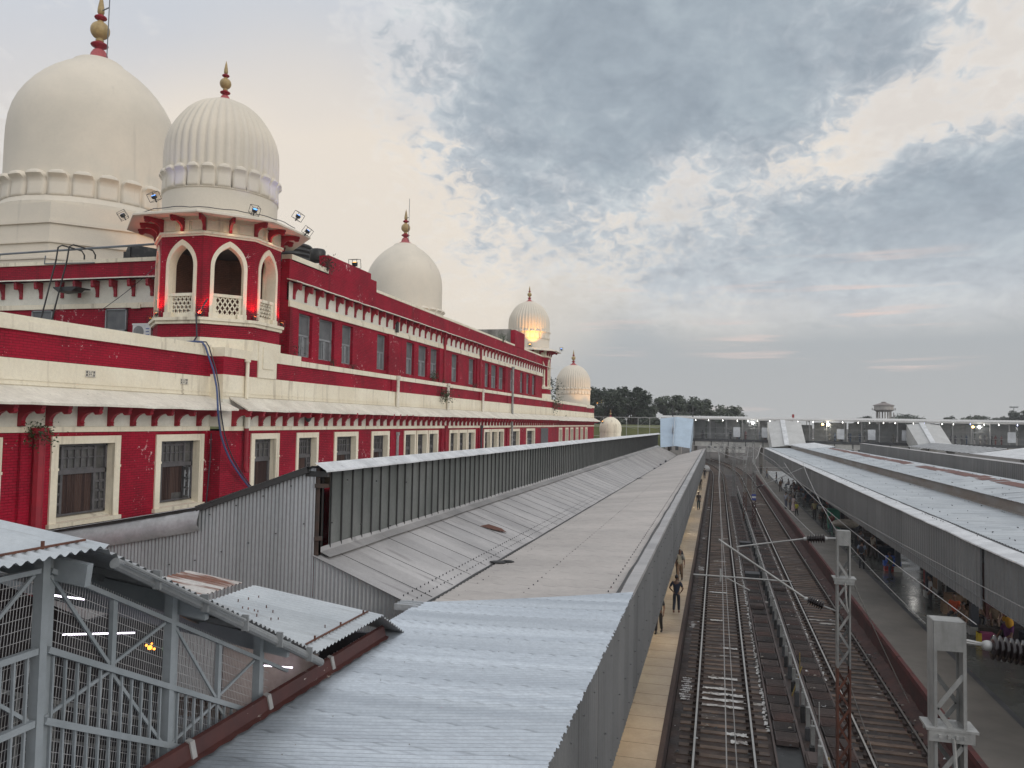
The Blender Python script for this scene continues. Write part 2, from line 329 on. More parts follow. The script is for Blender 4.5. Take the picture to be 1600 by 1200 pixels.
# ------------------------------------------------------------------ sky
def sky():
    w = bpy.data.worlds.new('World'); SC.world = w; w.use_nodes = True; nt = w.node_tree
    bg = nt.nodes['Background']
    d = nd(nt, 'ShaderNodeTexCoord').outputs['Generated']
    nv = nd(nt, 'ShaderNodeVectorMath', operation='NORMALIZE'); nt.links.new(d, nv.inputs[0]); d = nv.outputs[0]
    sp = nd(nt, 'ShaderNodeSeparateXYZ'); nt.links.new(d, sp.inputs[0]); X, Y, Z = sp.outputs
    def blob(v, deg, wt):
        dp = nd(nt, 'ShaderNodeVectorMath', operation='DOT_PRODUCT'); nt.links.new(d, dp.inputs[0]); vv = Vector(v).normalized(); dp.inputs[1].default_value = vv
        mr = nd(nt, 'ShaderNodeMapRange', interpolation_type='SMOOTHERSTEP'); nt.links.new(dp.outputs['Value'], mr.inputs[0])
        mr.inputs[1].default_value = math.cos(R_(deg)); mr.inputs[2].default_value = 1.; mr.inputs[3].default_value = 0; mr.inputs[4].default_value = wt
        return mr.outputs[0]
    def total(lst):
        t = None
        for v, deg, wt in lst:
            b = blob(v, deg, wt); t = b if t is None else mth(nt, 'ADD', t, b)
        return t
    Zc = mth(nt, 'MAXIMUM', Z, 0.0)
    # clear part: pale grey-blue low, cream glow on the left, blue white above
    base = ramp(nt, Zc, [(0., (.54,.55,.555)), (.07, (.49,.51,.53)), (.17, (.44,.48,.52)), (.24, (.52,.55,.585)), (.32, (.63,.645,.69)), (.48, (.655,.685,.735)), (1., (.67,.68,.705))])
    warm = total([((-.48,.845,.22), 17, .8), ((-.40,.88,.17), 13, .5), ((-.25,.93,.22), 12, .6), ((.0,.96,.265), 12, .45), ((.22,.91,.36), 13, .6), ((-.65,.7,.15), 18, .6)])
    base = mixc(nt, mth(nt, 'MINIMUM', warm, .9), base, (.92,.82,.70))
    ns = nd(nt, 'ShaderNodeTexSky', sky_type='NISHITA'); ns.sun_disc = False; ns.sun_elevation = SUN_EL; ns.sun_rotation = SUN_ROT
    ns.air_density = 1.2; ns.dust_density = 3.
    nsc = mixc(nt, 1., ns.outputs[0], (NISH,)*3, 'MULTIPLY')
    base = mixc(nt, .15, base, nsc)
    # cloud layer seen in perspective
    den = mth(nt, 'ADD', Zc, .34); cx = nd(nt, 'ShaderNodeCombineXYZ')
    nt.links.new(mth(nt, 'DIVIDE', X, den), cx.inputs[0]); nt.links.new(mth(nt, 'DIVIDE', Y, den), cx.inputs[1]); P = cx.outputs[0]
    n1 = noise(nt, P, 3.6, 9, .60, (1., 1., 1), .4); n2 = noise(nt, P, 30., 4, .55, (1., .85, 1), .8); n3 = noise(nt, P, .8, 3, .5)
    dk = total([((-.164,.894,.417),12,.34), ((-.032,.917,.398),12,.36), ((-.269,.875,.403),11,.20), ((.053,.899,.434),10,.28), ((.146,.9,.41),8,.22), ((-.103,.883,.458),12,.26),
                ((.30,.915,.262),9,.30), ((.195,.96,.203),10,.28), ((.021,.983,.175),9,.20), ((.30,.943,.15),12,.32), ((-.11,.972,.20),8,.12), ((-.236,.944,.225),6,.14), ((-.33,.88,.335),10,.16),
                ((.205,.883,.423),6,.2), ((.1,.98,.10),14,.16), ((.10,.966,.225),11,.20), ((-.06,.975,.215),11,.15), ((.26,.947,.19),11,.16)])
    br = total([((.25,.894,.36),6.5,.26), ((.15,.933,.325),6,.24), ((.005,.958,.283),6.5,.20), ((-.123,.939,.312),6,.12), ((.10,.955,.275),6,.20), ((-.05,.963,.255),6,.16), ((.209,.932,.29),6,.18), ((-.559,.719,.40),22,.30), ((-.48,.834,.25),14,.22)])
    q = mth(nt, 'ADD', mth(nt, 'MULTIPLY', n1, 1.15), mth(nt, 'MULTIPLY', n2, .82)); q = mth(nt, 'ADD', q, mth(nt, 'MULTIPLY', n3, .10))
    q = mth(nt, 'SUBTRACT', mth(nt, 'ADD', q, mth(nt, 'MULTIPLY', dk, .85)), mth(nt, 'MULTIPLY_ADD', br, .66, .31))
    mr = nd(nt, 'ShaderNodeMapRange', interpolation_type='SMOOTHSTEP'); nt.links.new(q, mr.inputs[0]); mr.inputs[1].default_value = .56; mr.inputs[2].default_value = 1.50
    dens = mth(nt, 'MULTIPLY', mr.outputs[0], ramp_val(nt, Zc, [(.10, .0), (.19, .55), (.28, 1.)]))
    cc = ramp(nt, dens, [(0., (.90,.86,.80)), (.14, (.72,.72,.72)), (.34, (.53,.565,.60)), (.65, (.41,.46,.51)), (1., (.34,.395,.45))])
    n4 = noise(nt, P, 7., 7, .58, (1., .9, 1), .8); n5 = noise(nt, P, 32., 4, .55, (1., .85, 1), .3)
    vv = mth(nt, 'ADD', mth(nt, 'MULTIPLY', n4, .7), mth(nt, 'MULTIPLY', n5, .3))
    cc = mixc(nt, 1., cc, ramp(nt, vv, [(.36, (.86,.865,.88)), (.5, (1.,1.,1.)), (.64, (1.16,1.15,1.12))]), 'MULTIPLY')
    col = mixc(nt, mth(nt, 'MINIMUM', mth(nt, 'MULTIPLY', dens, 2.6), 1.), base, cc)
    # faint pink streaks low in the sky
    st = noise(nt, d, 3.0, 5, .6, (1.2, 1.2, 22)); sm = total([((.10,.99,.085),10,1.), ((-.16,.98,.13),6,.8), ((.2,.97,.13),7,.7)])
    sf = mth(nt, 'MULTIPLY', ramp_val(nt, st, [(.57, 0.), (.68, .6)]), sm)
    col = mixc(nt, sf, col, (.72,.60,.56))
    # sky out of view overhead and behind the camera, boosted to brighten the facade
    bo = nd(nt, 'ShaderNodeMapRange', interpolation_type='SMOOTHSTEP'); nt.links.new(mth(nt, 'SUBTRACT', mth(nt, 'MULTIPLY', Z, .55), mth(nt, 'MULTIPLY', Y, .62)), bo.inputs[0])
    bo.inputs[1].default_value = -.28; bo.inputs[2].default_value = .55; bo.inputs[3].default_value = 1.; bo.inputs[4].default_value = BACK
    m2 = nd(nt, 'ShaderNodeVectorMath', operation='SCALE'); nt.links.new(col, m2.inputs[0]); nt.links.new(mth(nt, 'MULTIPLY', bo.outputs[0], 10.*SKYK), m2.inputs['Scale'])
    nt.links.new(m2.outputs[0], bg.inputs[0]); bg.inputs[1].default_value = .1
def ramp_val(nt, fac, stops):
    o = ramp(nt, fac, [(p, (v,)*3) for p, v in stops]); return o
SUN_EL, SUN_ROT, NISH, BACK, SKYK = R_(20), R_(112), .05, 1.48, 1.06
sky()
sl = bpy.data.lights.new('sun', 'SUN'); sl.energy = .8; sl.angle = R_(25); sl.color = (1., .95, .88)
so = bpy.data.objects.new('sun', sl); COL.objects.link(so)
sd = Vector((math.sin(SUN_ROT)*math.cos(SUN_EL), math.cos(SUN_ROT)*math.cos(SUN_EL), math.sin(SUN_EL)))
so.rotation_euler = sd.to_track_quat('Z', 'Y').to_euler()
vs = SC.view_settings; vs.view_transform = 'Standard'; vs.look = 'None'; vs.exposure = 0; vs.gamma = 1; vs.use_curve_mapping = False
def lamp(kind, name, loc, energy, color, size=.1, rot=None, parent=None, sy=None, spot=None):
    l = bpy.data.lights.new(name, kind); l.energy = energy; l.color = color
    if kind == 'AREA':
        l.size = size
        if sy: l.shape = 'RECTANGLE'; l.size_y = sy
    else: l.shadow_soft_size = size
    if spot: l.spot_size = R_(spot); l.spot_blend = .6
    o = bpy.data.objects.new(name, l); COL.objects.link(o); o.location = loc
    if rot is not None: o.rotation_euler = Vector(rot).to_track_quat('-Z', 'Y').to_euler()
    return o
M['ruststreak'] = mk('rust streaked sheet', (.48,.46,.44), (.17,.075,.05), sc=1.1, st=(.4,4,1), lo=.48, hi=.58, rough=.6)
M['rustpale'] = mk('dull rust tinged step', (.24,.225,.21), (.19,.155,.13), sc=.35, st=(1,1,3), rough=.7, fine=.1)
PLAT_E = 48
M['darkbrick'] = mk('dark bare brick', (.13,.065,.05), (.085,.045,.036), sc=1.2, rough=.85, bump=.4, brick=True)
# ------------------------------------------------------------------ ground, tracks, platforms
structure(MB().add([(-3000,-300,-.42),(3000,-300,-.42),(3000,4500,-.42),(-3000,4500,-.42)],[(0,1,2,3)]).build('ground', M['ground']))
structure(MB().add([(-1.40,2,-.20),(6.0,2,-.20),(6.0,165,-.20),(-1.40,165,-.20)],[(0,1,2,3)]).build('track_bed', M['apron']))
# soil heaped against the right hand platform wall
def soil():
    m = MB(); n = 330; xs = [6.0-.02, 6.2, 6.45, 6.68, 6.86]; vs = []; fs = []
    for i in range(n+1):
        y = 8+i*.48
        for k, x in enumerate(xs):
            h = [-.22, -.19, -.13, -.04, .04][k] + (random.uniform(-.05, .06) if k else 0)
            vs.append((x+(random.uniform(-.07,.07) if 0 < k < 4 else 0), y, h))
    for i in range(n):
        for k in range(4):
            a = i*5+k; fs.append((a, a+1, a+6, a+5))
    return m.add(vs, fs)
structure(soil().build('soil_verge', M['redsoil'], smooth=True))

def curve_x(y): return -max(0, y-150)**2*.0011
def rail_path(x, y0, y1):
    ys = [y0, 150]+[150+k*6 for k in range(1, int((y1-150)/6)+1)]
    return [Vector((x+curve_x(y), y, 0)) for y in ys]
def sweep(m, prof, path):
    n = len(prof); vs = []; fs = []
    for p in path:
        for (u, v) in prof: vs.append((p.x+u, p.y, p.z+v))
    for i in range(len(path)-1):
        for k in range(n):
            k2 = (k+1) % n; fs.append((i*n+k, i*n+k2, (i+1)*n+k2, (i+1)*n+k))
    fs.append(tuple(range(n))[::-1]); return m.add(vs, fs)
PROF = [(-.075,-.165),(.075,-.165),(.075,-.15),(.012,-.125),(.012,-.045),(.033,-.035),(.033,-.008),(-.033,-.008),(-.033,-.035),(-.012,-.045),(-.012,-.125),(-.075,-.15)]
HEAD = [(-.033,-.0078),(.033,-.0078),(.030,0.),(-.030,0.)]
def track(xc, label, nm):
    t = thing('railway_track', label, 'railway track', (xc, 20, -.2), 'pair of station tracks')
    y0, y1, dy = 6.0, 236., .62
    ys = []; y = y0
    while y < y1: ys.append(y); y += dy
    for s in (-.87, .87):
        m = sweep(MB(), PROF, rail_path(xc+s, y0, y1))
        for y in ys:
            if 18 < y < 150:
                for q in (-.10, .10): m.box(xc+s+q-.055, xc+s+q+.055, y-.07, y+.07, -.165, -.075)
        r = m.build('rail', M['railrust'], t)
        sweep(MB(), HEAD, rail_path(xc+s, y0, y1)).build('rail_head', M['railhead'], r)
    rnd = random.Random(3+int(xc*10))
    def slp(m, y):
        x0, x1 = xc-1.38+rnd.uniform(-.04,.04), xc+1.38+rnd.uniform(-.04,.04); z = -.168+rnd.uniform(-.012,.004); a = rnd.uniform(-.012,.012); c = curve_x(y)
        m.add([(x0+c,y-.125-a,-.22),(x1+c,y-.125+a,-.22),(x1+c,y+.125+a,-.22),(x0+c,y+.125-a,-.22),
               (x0+c+.02,y-.115-a,z),(x1+c-.02,y-.115+a,z),(x1+c-.02,y+.115+a,z),(x0+c+.02,y+.115-a,z)],
              [(4,5,6,7),(0,1,5,4),(1,2,6,5),(2,3,7,6),(3,0,4,7)])
    vis = [y for y in ys if y > 21.5]
    for y in vis[:100]:
        m = MB(); slp(m, y); m.build('sleeper', M['sleeper'], t)
    m = MB()
    for y in [y for y in ys if y <= 21.5]+vis[100:]: slp(m, y)
    tag(m.build('sleepers', M['sleeper'], t), kind='stuff')
    return t
track(.24, 'near railway track with polished rails along the tan lit platform', 'a')
track(5.30, 'railway track along the red brown wall of the grey platform', 'b')

# left platform: tan tiles, yellow tactile strip, wall to the track
PZ = .84
def plat_outline(x0, x1): pass
structure(MB().box(-20.2,-1.43,2,160,-.3,PZ).build('platform', M['tan']))
structure(MB().add([(-1.425,2,-.3),(-1.425,160,-.3),(-1.425,160,PZ-.09),(-1.425,2,PZ-.09)],[(0,1,2,3)]).build('platform_wall', M['browncoal']))
structure(MB().box(-1.50,-1.36,2,160,PZ-.10,PZ+.012).build('platform_edge_coping', M['browncoal']))
m = MB()
y = 4.
while y < 158:
    m.box(-3.25,-2.63,y+.006,y+.594,PZ+.001,PZ+.007); y += .6
structure(m.build('tactile_paving_surface', M['tactile']))
m = MB()
for k in range(150):
    m.box(-2.62,-1.5,5+k*1.02,5.012+k*1.02,PZ+.0005,PZ+.002)
structure(m.build('platform_joint_lines', M['browncoal']))
# right platform
structure(MB().box(6.88,17.2,4,162,-.3,PZ).build('platform', M['paleplat']))
structure(MB().add([(9.05,4,PZ+.004),(17.0,4,PZ+.004),(17.0,162,PZ+.004),(9.05,162,PZ+.004)],[(0,1,2,3)]).build('platform_surface', M['greytile']))
structure(MB().add([(8.86,4,PZ+.006),(9.06,4,PZ+.006),(9.06,162,PZ+.006),(8.86,162,PZ+.006)],[(0,1,2,3)]).build('platform_joint_lines', M['darkgrey']))
m = MB()
for k in range(75):
    m.box(9.07,16.9,6+k*2.1,6.015+k*2.1,PZ+.0045,PZ+.006)
structure(m.build('platform_joint_lines', M['darkgrey']))
m = MB(); m.box(6.80,6.878,4,162,-.3,PZ-.16); 
structure(m.build('platform_wall', M['redwall']))
m = MB()
y = 4.
while y < 160:
    L = random.uniform(1.6, 3.2); dx = random.uniform(-.02,.02); m.box(6.77+dx,6.92,y,y+L-.02,PZ-.17,PZ+.015+random.uniform(0,.008)); y += L
structure(m.build('platform_edge_coping', M['redcoping']))
# third platform further right with its own track in between
structure(MB().box(24.0,34,4,162,-.3,PZ).build('platform', M['paleplat']))

# drain slabs in two rows between the tracks
def slab():
    m = MB(); m.box(-.335,.335,-.375,.375,-.10,.05)
    for k in range(8): x = -.30+k*.0857; m.box(-.29,.29,x-.019,x+.019,.051,.075)
    m.box(-.335,-.31,-.375,.375,.051,.07); m.box(.31,.335,-.375,.375,.051,.07)
    return m.build('drain_cover', M['slab'])
p0 = None
rs = random.Random(11)
LB = {0: 'ribbed brown drain slab in the left row beside the white lime line', 1: 'ribbed grey drain slab in the right row past the water pipe'}
for row, xc, ys in ((0, 2.14, 26.3), (1, 3.64, 21.0)):
    y = ys; n = 0
    while y < 112 and n < 105:
        if rs.random() > .06 or n < 6:
            if p0 is None:
                o = p0 = slab(); slabs_ = []
                for mt in ('slabdark','slabred'): d_ = p0.data.copy(); d_.materials.clear(); d_.materials.append(M[mt]); slabs_.append(d_)
            else:
                o = p0.copy(); COL.objects.link(o)
            o.location = (xc+rs.uniform(-.03,.03), y, -.06+rs.uniform(-.015,.025)); o.rotation_euler = (rs.uniform(-.02,.02), rs.uniform(-.02,.02), rs.uniform(-.03,.03))
            if n % 3: o.data = slabs_[n % 3-1]
            tag(o, LB[row], 'drain cover', ('left' if row == 0 else 'right')+' row of drain slabs between the tracks')
        y += .885; n += 1
# open drain with rubbish at the near end, its kerbs, and the lime line
structure(MB().box(1.70,1.76,12,112,-.2,-.02).build('drain_kerb', M['slab']))
structure(MB().box(2.52,2.60,12,112,-.2,-.03).build('drain_kerb', M['slab']))
structure(MB().box(3.20,3.27,12,112,-.2,-.03).build('drain_kerb', M['slab']))
structure(MB().box(4.01,4.06,12,112,-.2,-.02).build('drain_kerb', M['slab']))
structure(MB().add([(1.77,12,-.17),(2.51,12,-.17),(2.51,26,-.17),(1.77,26,-.17)],[(0,1,2,3)]).build('drain_water', M['black']))
m = MB(); rr = random.Random(5)
for (xa, sp, ya, yb) in ((1.63,.075,27,105),(4.12,.05,33,95)):
    y = ya
    while y < yb:
        for _ in range(2):
            w = rr.uniform(.02,sp); l = rr.uniform(.05,.22); x = xa+rr.uniform(-.05,.05); zz = rr.uniform(-.15,-.145)
            if rr.random() < .75: m.add([(x-w,y,zz),(x+w*.6,y-.02,zz),(x+w,y+l,zz),(x-w*.5,y+l,zz)],[(0,1,2,3)])
        y += .2
tag(m.build('lime_powder', M['lime']), 'white lime powder scattered in lines beside the drains', 'powder', kind='stuff')
# litter between the tracks
lit = None
for k, (x, y, s) in enumerate([(3.55,24.6,.16),(3.62,29.6,.13),(3.5,33.5,.10),(3.75,37,.12),(3.4,41,.10),(6.3,49,.16),(6.45,54,.14),(6.3,37,.14),(3.1,62,.2),(3.3,66,.15),(-.9,97,.22),(-1.0,71,.14)]):
    m = MB(); n = 7; vs = [(0,0,.03)]+[(s*rr.uniform(.6,1.1)*math.cos(6.283*i/n), s*rr.uniform(.5,1)*math.sin(6.283*i/n), rr.uniform(0,.06)) for i in range(n)]
    m.add(vs, [(0, 1+i, 1+(i+1) % n) for i in range(n)])
    o = m.build('paper_scrap', M['litter']); o.location = (x, y, -.03 if 3 < x < 4 else (-.10 if x > 6 else -.19))
    tag(o, 'crumpled white paper scrap lying beside the rails', 'litter', 'white scraps of litter by the tracks')
# train watering pipe on stanchions
t = thing('water_pipe', 'pale pipe on short posts running between the two tracks', 'water pipe', (2.88, 40, -.2))
m = MB(); m.tube([(2.98,6,.66),(2.90,30,.74),(2.88,60,.80),(2.86,120,.80)], .035, 8); m.build('pipe', M['wirewhite'], t)
y = 20.6; k = 0
while y < 116 and k < 62:
    m = MB(); x = 2.80+rr.uniform(-.03,.03)
    m.box(x-.07,x+.07,y-.09,y+.09,-.2,.26+rr.uniform(-.1,.15))
    m.build('post', M['black'] if k % 2 else M['darkgrey'], t)
    m = MB(); h = .62+rr.uniform(-.05,.25); m.box(x-.02,x+.10,y+.12,y+.26,-.2,h); m.tube([(x+.03,y+.3,h-.2),(x+.03,y+.3,h+.12)],.03,6)
    m.build('hydrant', M['tubegrey'], t)
    y += 1.55 if y < 60 else 2.0; k += 1
for k, (x, y, h, a) in enumerate([(2.7,30.9,1.1,.35),(3.22,33.5,.9,0),(3.25,27.6,.95,0),(3.3,24.2,.9,.05),(2.95,23.0,1.0,0)]):
    o = MB().tube([(0,0,0),(a,.1*a,h)],.022,6).build('marker_rod', M['yellowrod' if k != 2 else 'wirewhite']); o.location = (x,y,-.2)
    tag(o, ['yellow rod leaning across the pipe posts', 'short upright yellow rod beside the water pipe', 'pale grey upright rod beside the water pipe', 'yellow upright rod near the open drain slabs','thin yellow rod at the near end of the water pipe'][k], 'rod', 'rods standing by the water pipe')
for k, (y, z) in enumerate([(24.6,.14),(22.3,.12),(66,.3),(52.5,.3)]):
    if k < 2: m = MB().box(2.55,3.1,y-.45,y+.45,-.2,z-.03).box(2.6,3.05,y-.4,y+.4,z-.03,z)
    else: m = MB().box(1.8,2.6,y-.4,y+.4,-.2,z).box(1.75,2.65,y-.45,y+.45,z,z+.06)
    tag(m.build('junction_box', M['slab'] if k < 2 else M['darkgrey']), ['brown concrete box beside the open drain at the water pipe','low brown concrete box at the near end of the water pipe','dark box on the drain slabs beside the far pipe posts','dark box on the drain slabs beside the near track'][k], 'box')

# white lime spilt between and beside the rails, thin ragged crusts lying on the sleepers
rl_ = random.Random(77); m = MB()
def crust(xa, xb, ya, yb, z):
    n = 14; top = []; bot = []
    for i in range(n+1):
        x = xa+(xb-xa)*i/n; top.append((x, yb+rl_.uniform(-.05,.05), z)); bot.append((x, ya+rl_.uniform(-.05,.05), z))
    m.add(bot+top, [(i, i+1, n+2+i, n+1+i) for i in range(n)])
for (y, xa, xb) in ((28.94,-.5,1.0),(29.56,-.55,1.05),(30.18,-.5,1.02),(30.8,-.5,.7),(32.0,-.3,.8),(26.4,.3,1.0),(25.8,.45,.98),(36.4,.3,.9),(41.5,-.3,.3),(48.2,-.4,.6)):
    yy = 6+round((y-6)/.62)*.62; crust(xa, xb, yy-.13, yy+.10, -.152)
for (x0, x1, y0, y1) in ((-1.32,-.86,29.2,31.6),(-1.3,-.95,39.5,40.6),(-1.25,-.8,55,56.4),(-1.3,-.95,70,71)):
    y = y0
    while y < y1: crust(x0+rl_.uniform(0,.15), x1-rl_.uniform(0,.12), y, y+.12, -.146); y += .24
tag(m.build('spilt_lime', M['lime']), 'white lime crust spilt over the sleepers of the near track', 'powder', kind='stuff')

# small rubbish, stones and chips strewn along the track bed
rb_ = random.Random(91)
for mt, cnt, nm, lab in (('darkgrey', 420, 'stone_chips', 'dark stone chips strewn over the track bed'), ('sack', 200, 'track_rubbish', 'grey and tan rubbish strewn along the track bed'), ('litter', 60, 'paper_bits', 'tiny white paper bits strewn along the track bed')):
    m = MB()
    for _ in range(cnt):
        x = rb_.choice((rb_.uniform(-1.3,1.6), rb_.uniform(3.4,6.7), rb_.uniform(1.8,4.0), rb_.uniform(6.0,6.8))); y = 19+rb_.random()**1.6*75; s_ = rb_.uniform(.02,.07); z = -.14 if x < 1.7 or 4.1 < x < 6.1 else (.03 if x < 4.1 else -.05)
        m.add([(x-s_,y-s_*.7,z),(x+s_,y-s_*.4,z+.01),(x+s_*.5,y+s_,z+.015),(x-s_*.6,y+s_*.8,z),(x,y,z+s_*.7)],[(0,1,4),(1,2,4),(2,3,4),(3,0,4)])
    tag(m.build(nm, M[mt]), lab, 'rubbish', kind='stuff')
# ------------------------------------------------------------------ the red and cream station building
B = thing('station_building', 'long red and cream station building with white domes and two corner towers', 'station building', (-24, 60, PZ))
XW, XL, XU = -20.0, -19.4, -19.9
def kx(Y, X, X0=-20.0): return Y*X/X0
def facade(m, X, y0, y1, z0, z1, ops, dep=.4):
    """wall in the plane x = X facing +x with rectangular openings (ya, yb, za, zb)"""
    ops = sorted(ops); y = y0; q = lambda a, b, c, d: m.add([(X,a,c),(X,b,c),(X,b,d),(X,a,d)], [(0,1,2,3)])
    for (a, b, c, d) in ops:
        if a > y: q(y, a, z0, z1)
        if c > z0: q(a, b, z0, c)
        if d < z1: q(a, b, d, z1)
        for P0, P1 in (((a,c),(b,c)), ((b,c),(b,d)), ((b,d),(a,d)), ((a,d),(a,c))):
            m.add([(X,P0[0],P0[1]),(X,P1[0],P1[1]),(X-dep,P1[0],P1[1]),(X-dep,P0[0],P0[1])], [(0,1,2,3)])
        y = b
    if y < y1: q(y, y1, z0, z1)
# window lists -----------------------------------------------------
Z0, Z1 = 6.27, 8.97
wing_w = [(15.2,18.12),(19.86,22.76),(24.54,27.30)]
low_w = [(30.6,32.9),(34.47,36.64),(38.38,41.26),(43.06,45.7),(48.1,50.15),(50.3,52.4),(52.55,54.6),(57.1,59.2),(59.35,61.5),(61.65,63.75),(66.35,68.45),(68.6,70.75),(70.9,73.0),(75.3,79.2),(82.2,86.3),(89.5,93.5)]
low_w = [(a*.97, b*.97) for a, b in low_w]
farw = [(100.2,102.4),(104.6,106.8),(108.4,110.6),(112.6,114.8),(116.8,119.),(121.,123.2)]
up_w = [(34.93,36.27),(37.,38.7),(39.6,40.94),(44.25,45.69),(48.94,50.32),(51.15,52.9),(53.55,55.17),(58.24,59.81),(62.66,64.28),(67.35,68.78),(69.41,71.37),(72.04,73.9),(76.36,77.9),(80.4,81.9),(83.21,84.73),(85.97,87.58)]
up_w = [(a*.98, b*.98) for a, b in up_w]
UZ0, UZ1 = 12.70, 14.84
YE = 94.0
m = MB()
facade(m, XW, 6, 27.6, PZ, 9.1, [(a, b, Z0, Z1) for a, b in wing_w])
facade(m, XL, 27.6, YE, PZ, 9.1, [(a, b, Z0, Z1) for a, b in low_w])
facade(m, XW, YE, 130, PZ, 9.1, [(a, b, Z0, Z1) for a, b in farw])
m.add([(XW,27.6,PZ),(XL,27.6,PZ),(XL,27.6,9.1),(XW,27.6,9.1)], [(0,1,2,3)])
facade(m, XU, 33.2, YE-1, 12.4, 15.0, [(a, b, UZ0, UZ1) for a, b in up_w], .3)
# red bands: wing parapet, ledge band, upper parapet
m.box(XW-.35,XW,6,27.6,11.3,12.13); m.box(XL-.6,XL,27.6,YE,11.40,12.13); m.box(XW-.35,XW,YE,130,11.3,12.13)
m.box(XU-.4,XU+.02,33.17,YE-1,16.3,17.302)
# upper block walls facing the camera, hidden sides, parapets
m.box(-55,-24.4,31.0,31.4,12.0,14.75); m.box(-55,-24.4,30.98,31.4,16.22,16.95)
m.box(-24.8,-24.4,31,33.6,12,16.9); m.box(-24.4,XU,33.2,33.6,12,17.2)
# stepped raised parapet and far chimney-like block
m.prism([(37.0,17.3),(43.0,17.3),(43.0,17.95),(42.2,17.95),(42.2,18.28),(37.0,18.28)], (XU+.03,0,0), (0,1,0), (0,0,1), (-.55,0,0))
m.prism([(33.4,17.25),(37.0,17.25),(37.0,17.55),(33.4,17.3)], (XU+.02,0,0), (0,1,0), (0,0,1), (-.4,0,0))
m.box(XU-.42,XU+.05,76.2,80.2,17.3,18.95)
# pilasters
for y, w in ((19.2,1.0),):
    m.box(XW,XW+.10,y-w/2,y+w/2,PZ,9.1)
for y in (46.2,55.6,65.1,74.4):
    yl = y*.97
    m.box(XL,XL+.09,yl-.42,yl+.42,PZ,9.1); m.box(XU,XU+.12,y*.98-.42,y*.98+.42,12.42,15.0); m.box(XL,XL+.08,yl-.42,yl+.42,11.42,12.12)
m.box(XU,XU+.14,33.16,33.85,12.42,14.99)
wall = m.build('wall', M['red'], B)
# backs of the rooms so that windows are closed from inside
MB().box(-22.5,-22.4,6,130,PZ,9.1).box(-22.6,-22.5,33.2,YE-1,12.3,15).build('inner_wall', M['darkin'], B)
# cream work -------------------------------------------------------
m = MB()
m.box(XW-.35,XW,6,27.6,10.40,11.298); m.box(XL-.6,XL,27.6,YE,10.40,11.398); m.box(XW-.35,XW,YE,130,10.40,11.298)
for z, o in ((10.52,.035),(10.66,.025)):
    m.box(XW,XW+o,6,27.62+(o),z,z+.05); m.box(XL,XL+o,27.6-o,YE,z,z+.05); m.box(XW,XW+o,YE+.1,130,z,z+.05)
for (X, a, b) in ((XW,6,27.6),(XL,27.6,YE),(XW,YE,130)):
    m.box(X-.1,X+.075,a,b,9.102,9.27)                # string course under the brackets
m.box(XW-.4,XW+.09,6,27.6-.02,12.132,12.42); m.box(XW-.44,XW+.05,6,27.6-.04,12.42,12.58)      # wing coping
m.box(XL-.6,XL+.08,33.6,YE,12.132,12.39); m.box(XW-.4,XW+.09,YE+.1,130,12.132,12.5)
m.box(XU,XU+.10,33.2,YE-1,15.0,15.20); m.box(XU,XU+.06,33.2,YE-1,15.2,15.32)
m.box(XU-.5,XU+.06,33.3,36.99,17.3,17.55); m.box(XU-.5,XU+.05,43.02,76.18,17.302,17.46); m.box(XU-.5,XU+.05,80.22,YE-1,17.302,17.46)
m.box(-55,-24.4,30.9,31.0,14.75,14.98); m.box(-55,-24.45,30.9,31.5,16.95,17.13)
m.box(-26.8,-26.3,30.86,30.9,14.7,14.9)
# white corner pedestal with a raised panel below the tower
m.box(XL-.3,XL+.06,30.0,31.45,11.40,12.95); m.box(XL+.06,XL+.10,30.3,31.15,11.8,12.75)
m.box(XL-1.2,XL+.03,27.62,30.0,12.132,12.5)
m.box(XL-.5,XL+.05,31.45,33.6,12.132,12.62)
m.build('cream_band', M['cream'], B)
m = MB()
for (X, a, b) in ((XW,6,27.6),(XL,27.6,YE),(XW,YE,130)): m.box(X-.12,X-.001+.02,a,b,9.272,10.40)
m.box(XU-.1,XU+.03,33.2,YE-1,15.32,16.2)
m.box(-55,-24.45,30.94,31.1,14.98,16.1)
m.add([(XW,27.59,9.27),(XL+.02,27.59,9.27),(XL+.02,27.59,10.4),(XW,27.59,10.4)], [(0,1,2,3)])
m.build('frieze', M['frieze'], B)
# sunshades ---------------------------------------------------------
def chajja(m, ya, yb, xi, zi, xo, zo, th=.07, st=.7, jit=.03, ax='y', rnd=random.Random(2)):
    n = max(2, int((yb-ya)/st)); vs = []; fs = []; hx = 0
    for i in range(n+1):
        y = ya+(yb-ya)*i/n
        if rnd.random() < .18: hx = rnd.uniform(-jit*2, jit*2)
        jx, jz = hx+rnd.uniform(-jit,jit), rnd.uniform(-jit,jit)*.55
        for (x, z) in ((xi,zi),(xo+jx,zo+jz),(xo+jx,zo+jz-th),(xi,zi-th)):
            vs.append((x,y,z) if ax == 'y' else (y,x,z))
    for i in range(n):
        for k in range(4):
            a = i*4+k; b = i*4+(k+1) % 4; fs.append((a,b,b+4,a+4))
    fs += [(0,1,2,3), (n*4,n*4+1,n*4+2,n*4+3)]
    m.add(vs, fs)
m = MB()
chajja(m, 6, 27.9, XW, 10.50, -18.85, 9.99); chajja(m, 28.05, YE, XL, 10.50, -18.45, 9.99); chajja(m, YE+.2, 130.3, XW, 10.5, -18.85, 9.95)
m.build('sunshade', M['shade'], B)
m = MB()
chajja(m, 33.0, YE-.9, XU, 16.34, XU+.55, 16.2, .05, .8, .02); chajja(m, -46, -24.6, 31.0, 16.26, 30.4, 16.12, .05, .8, .03, ax='x')
m.build('upper_sunshade', M['shade'], B)
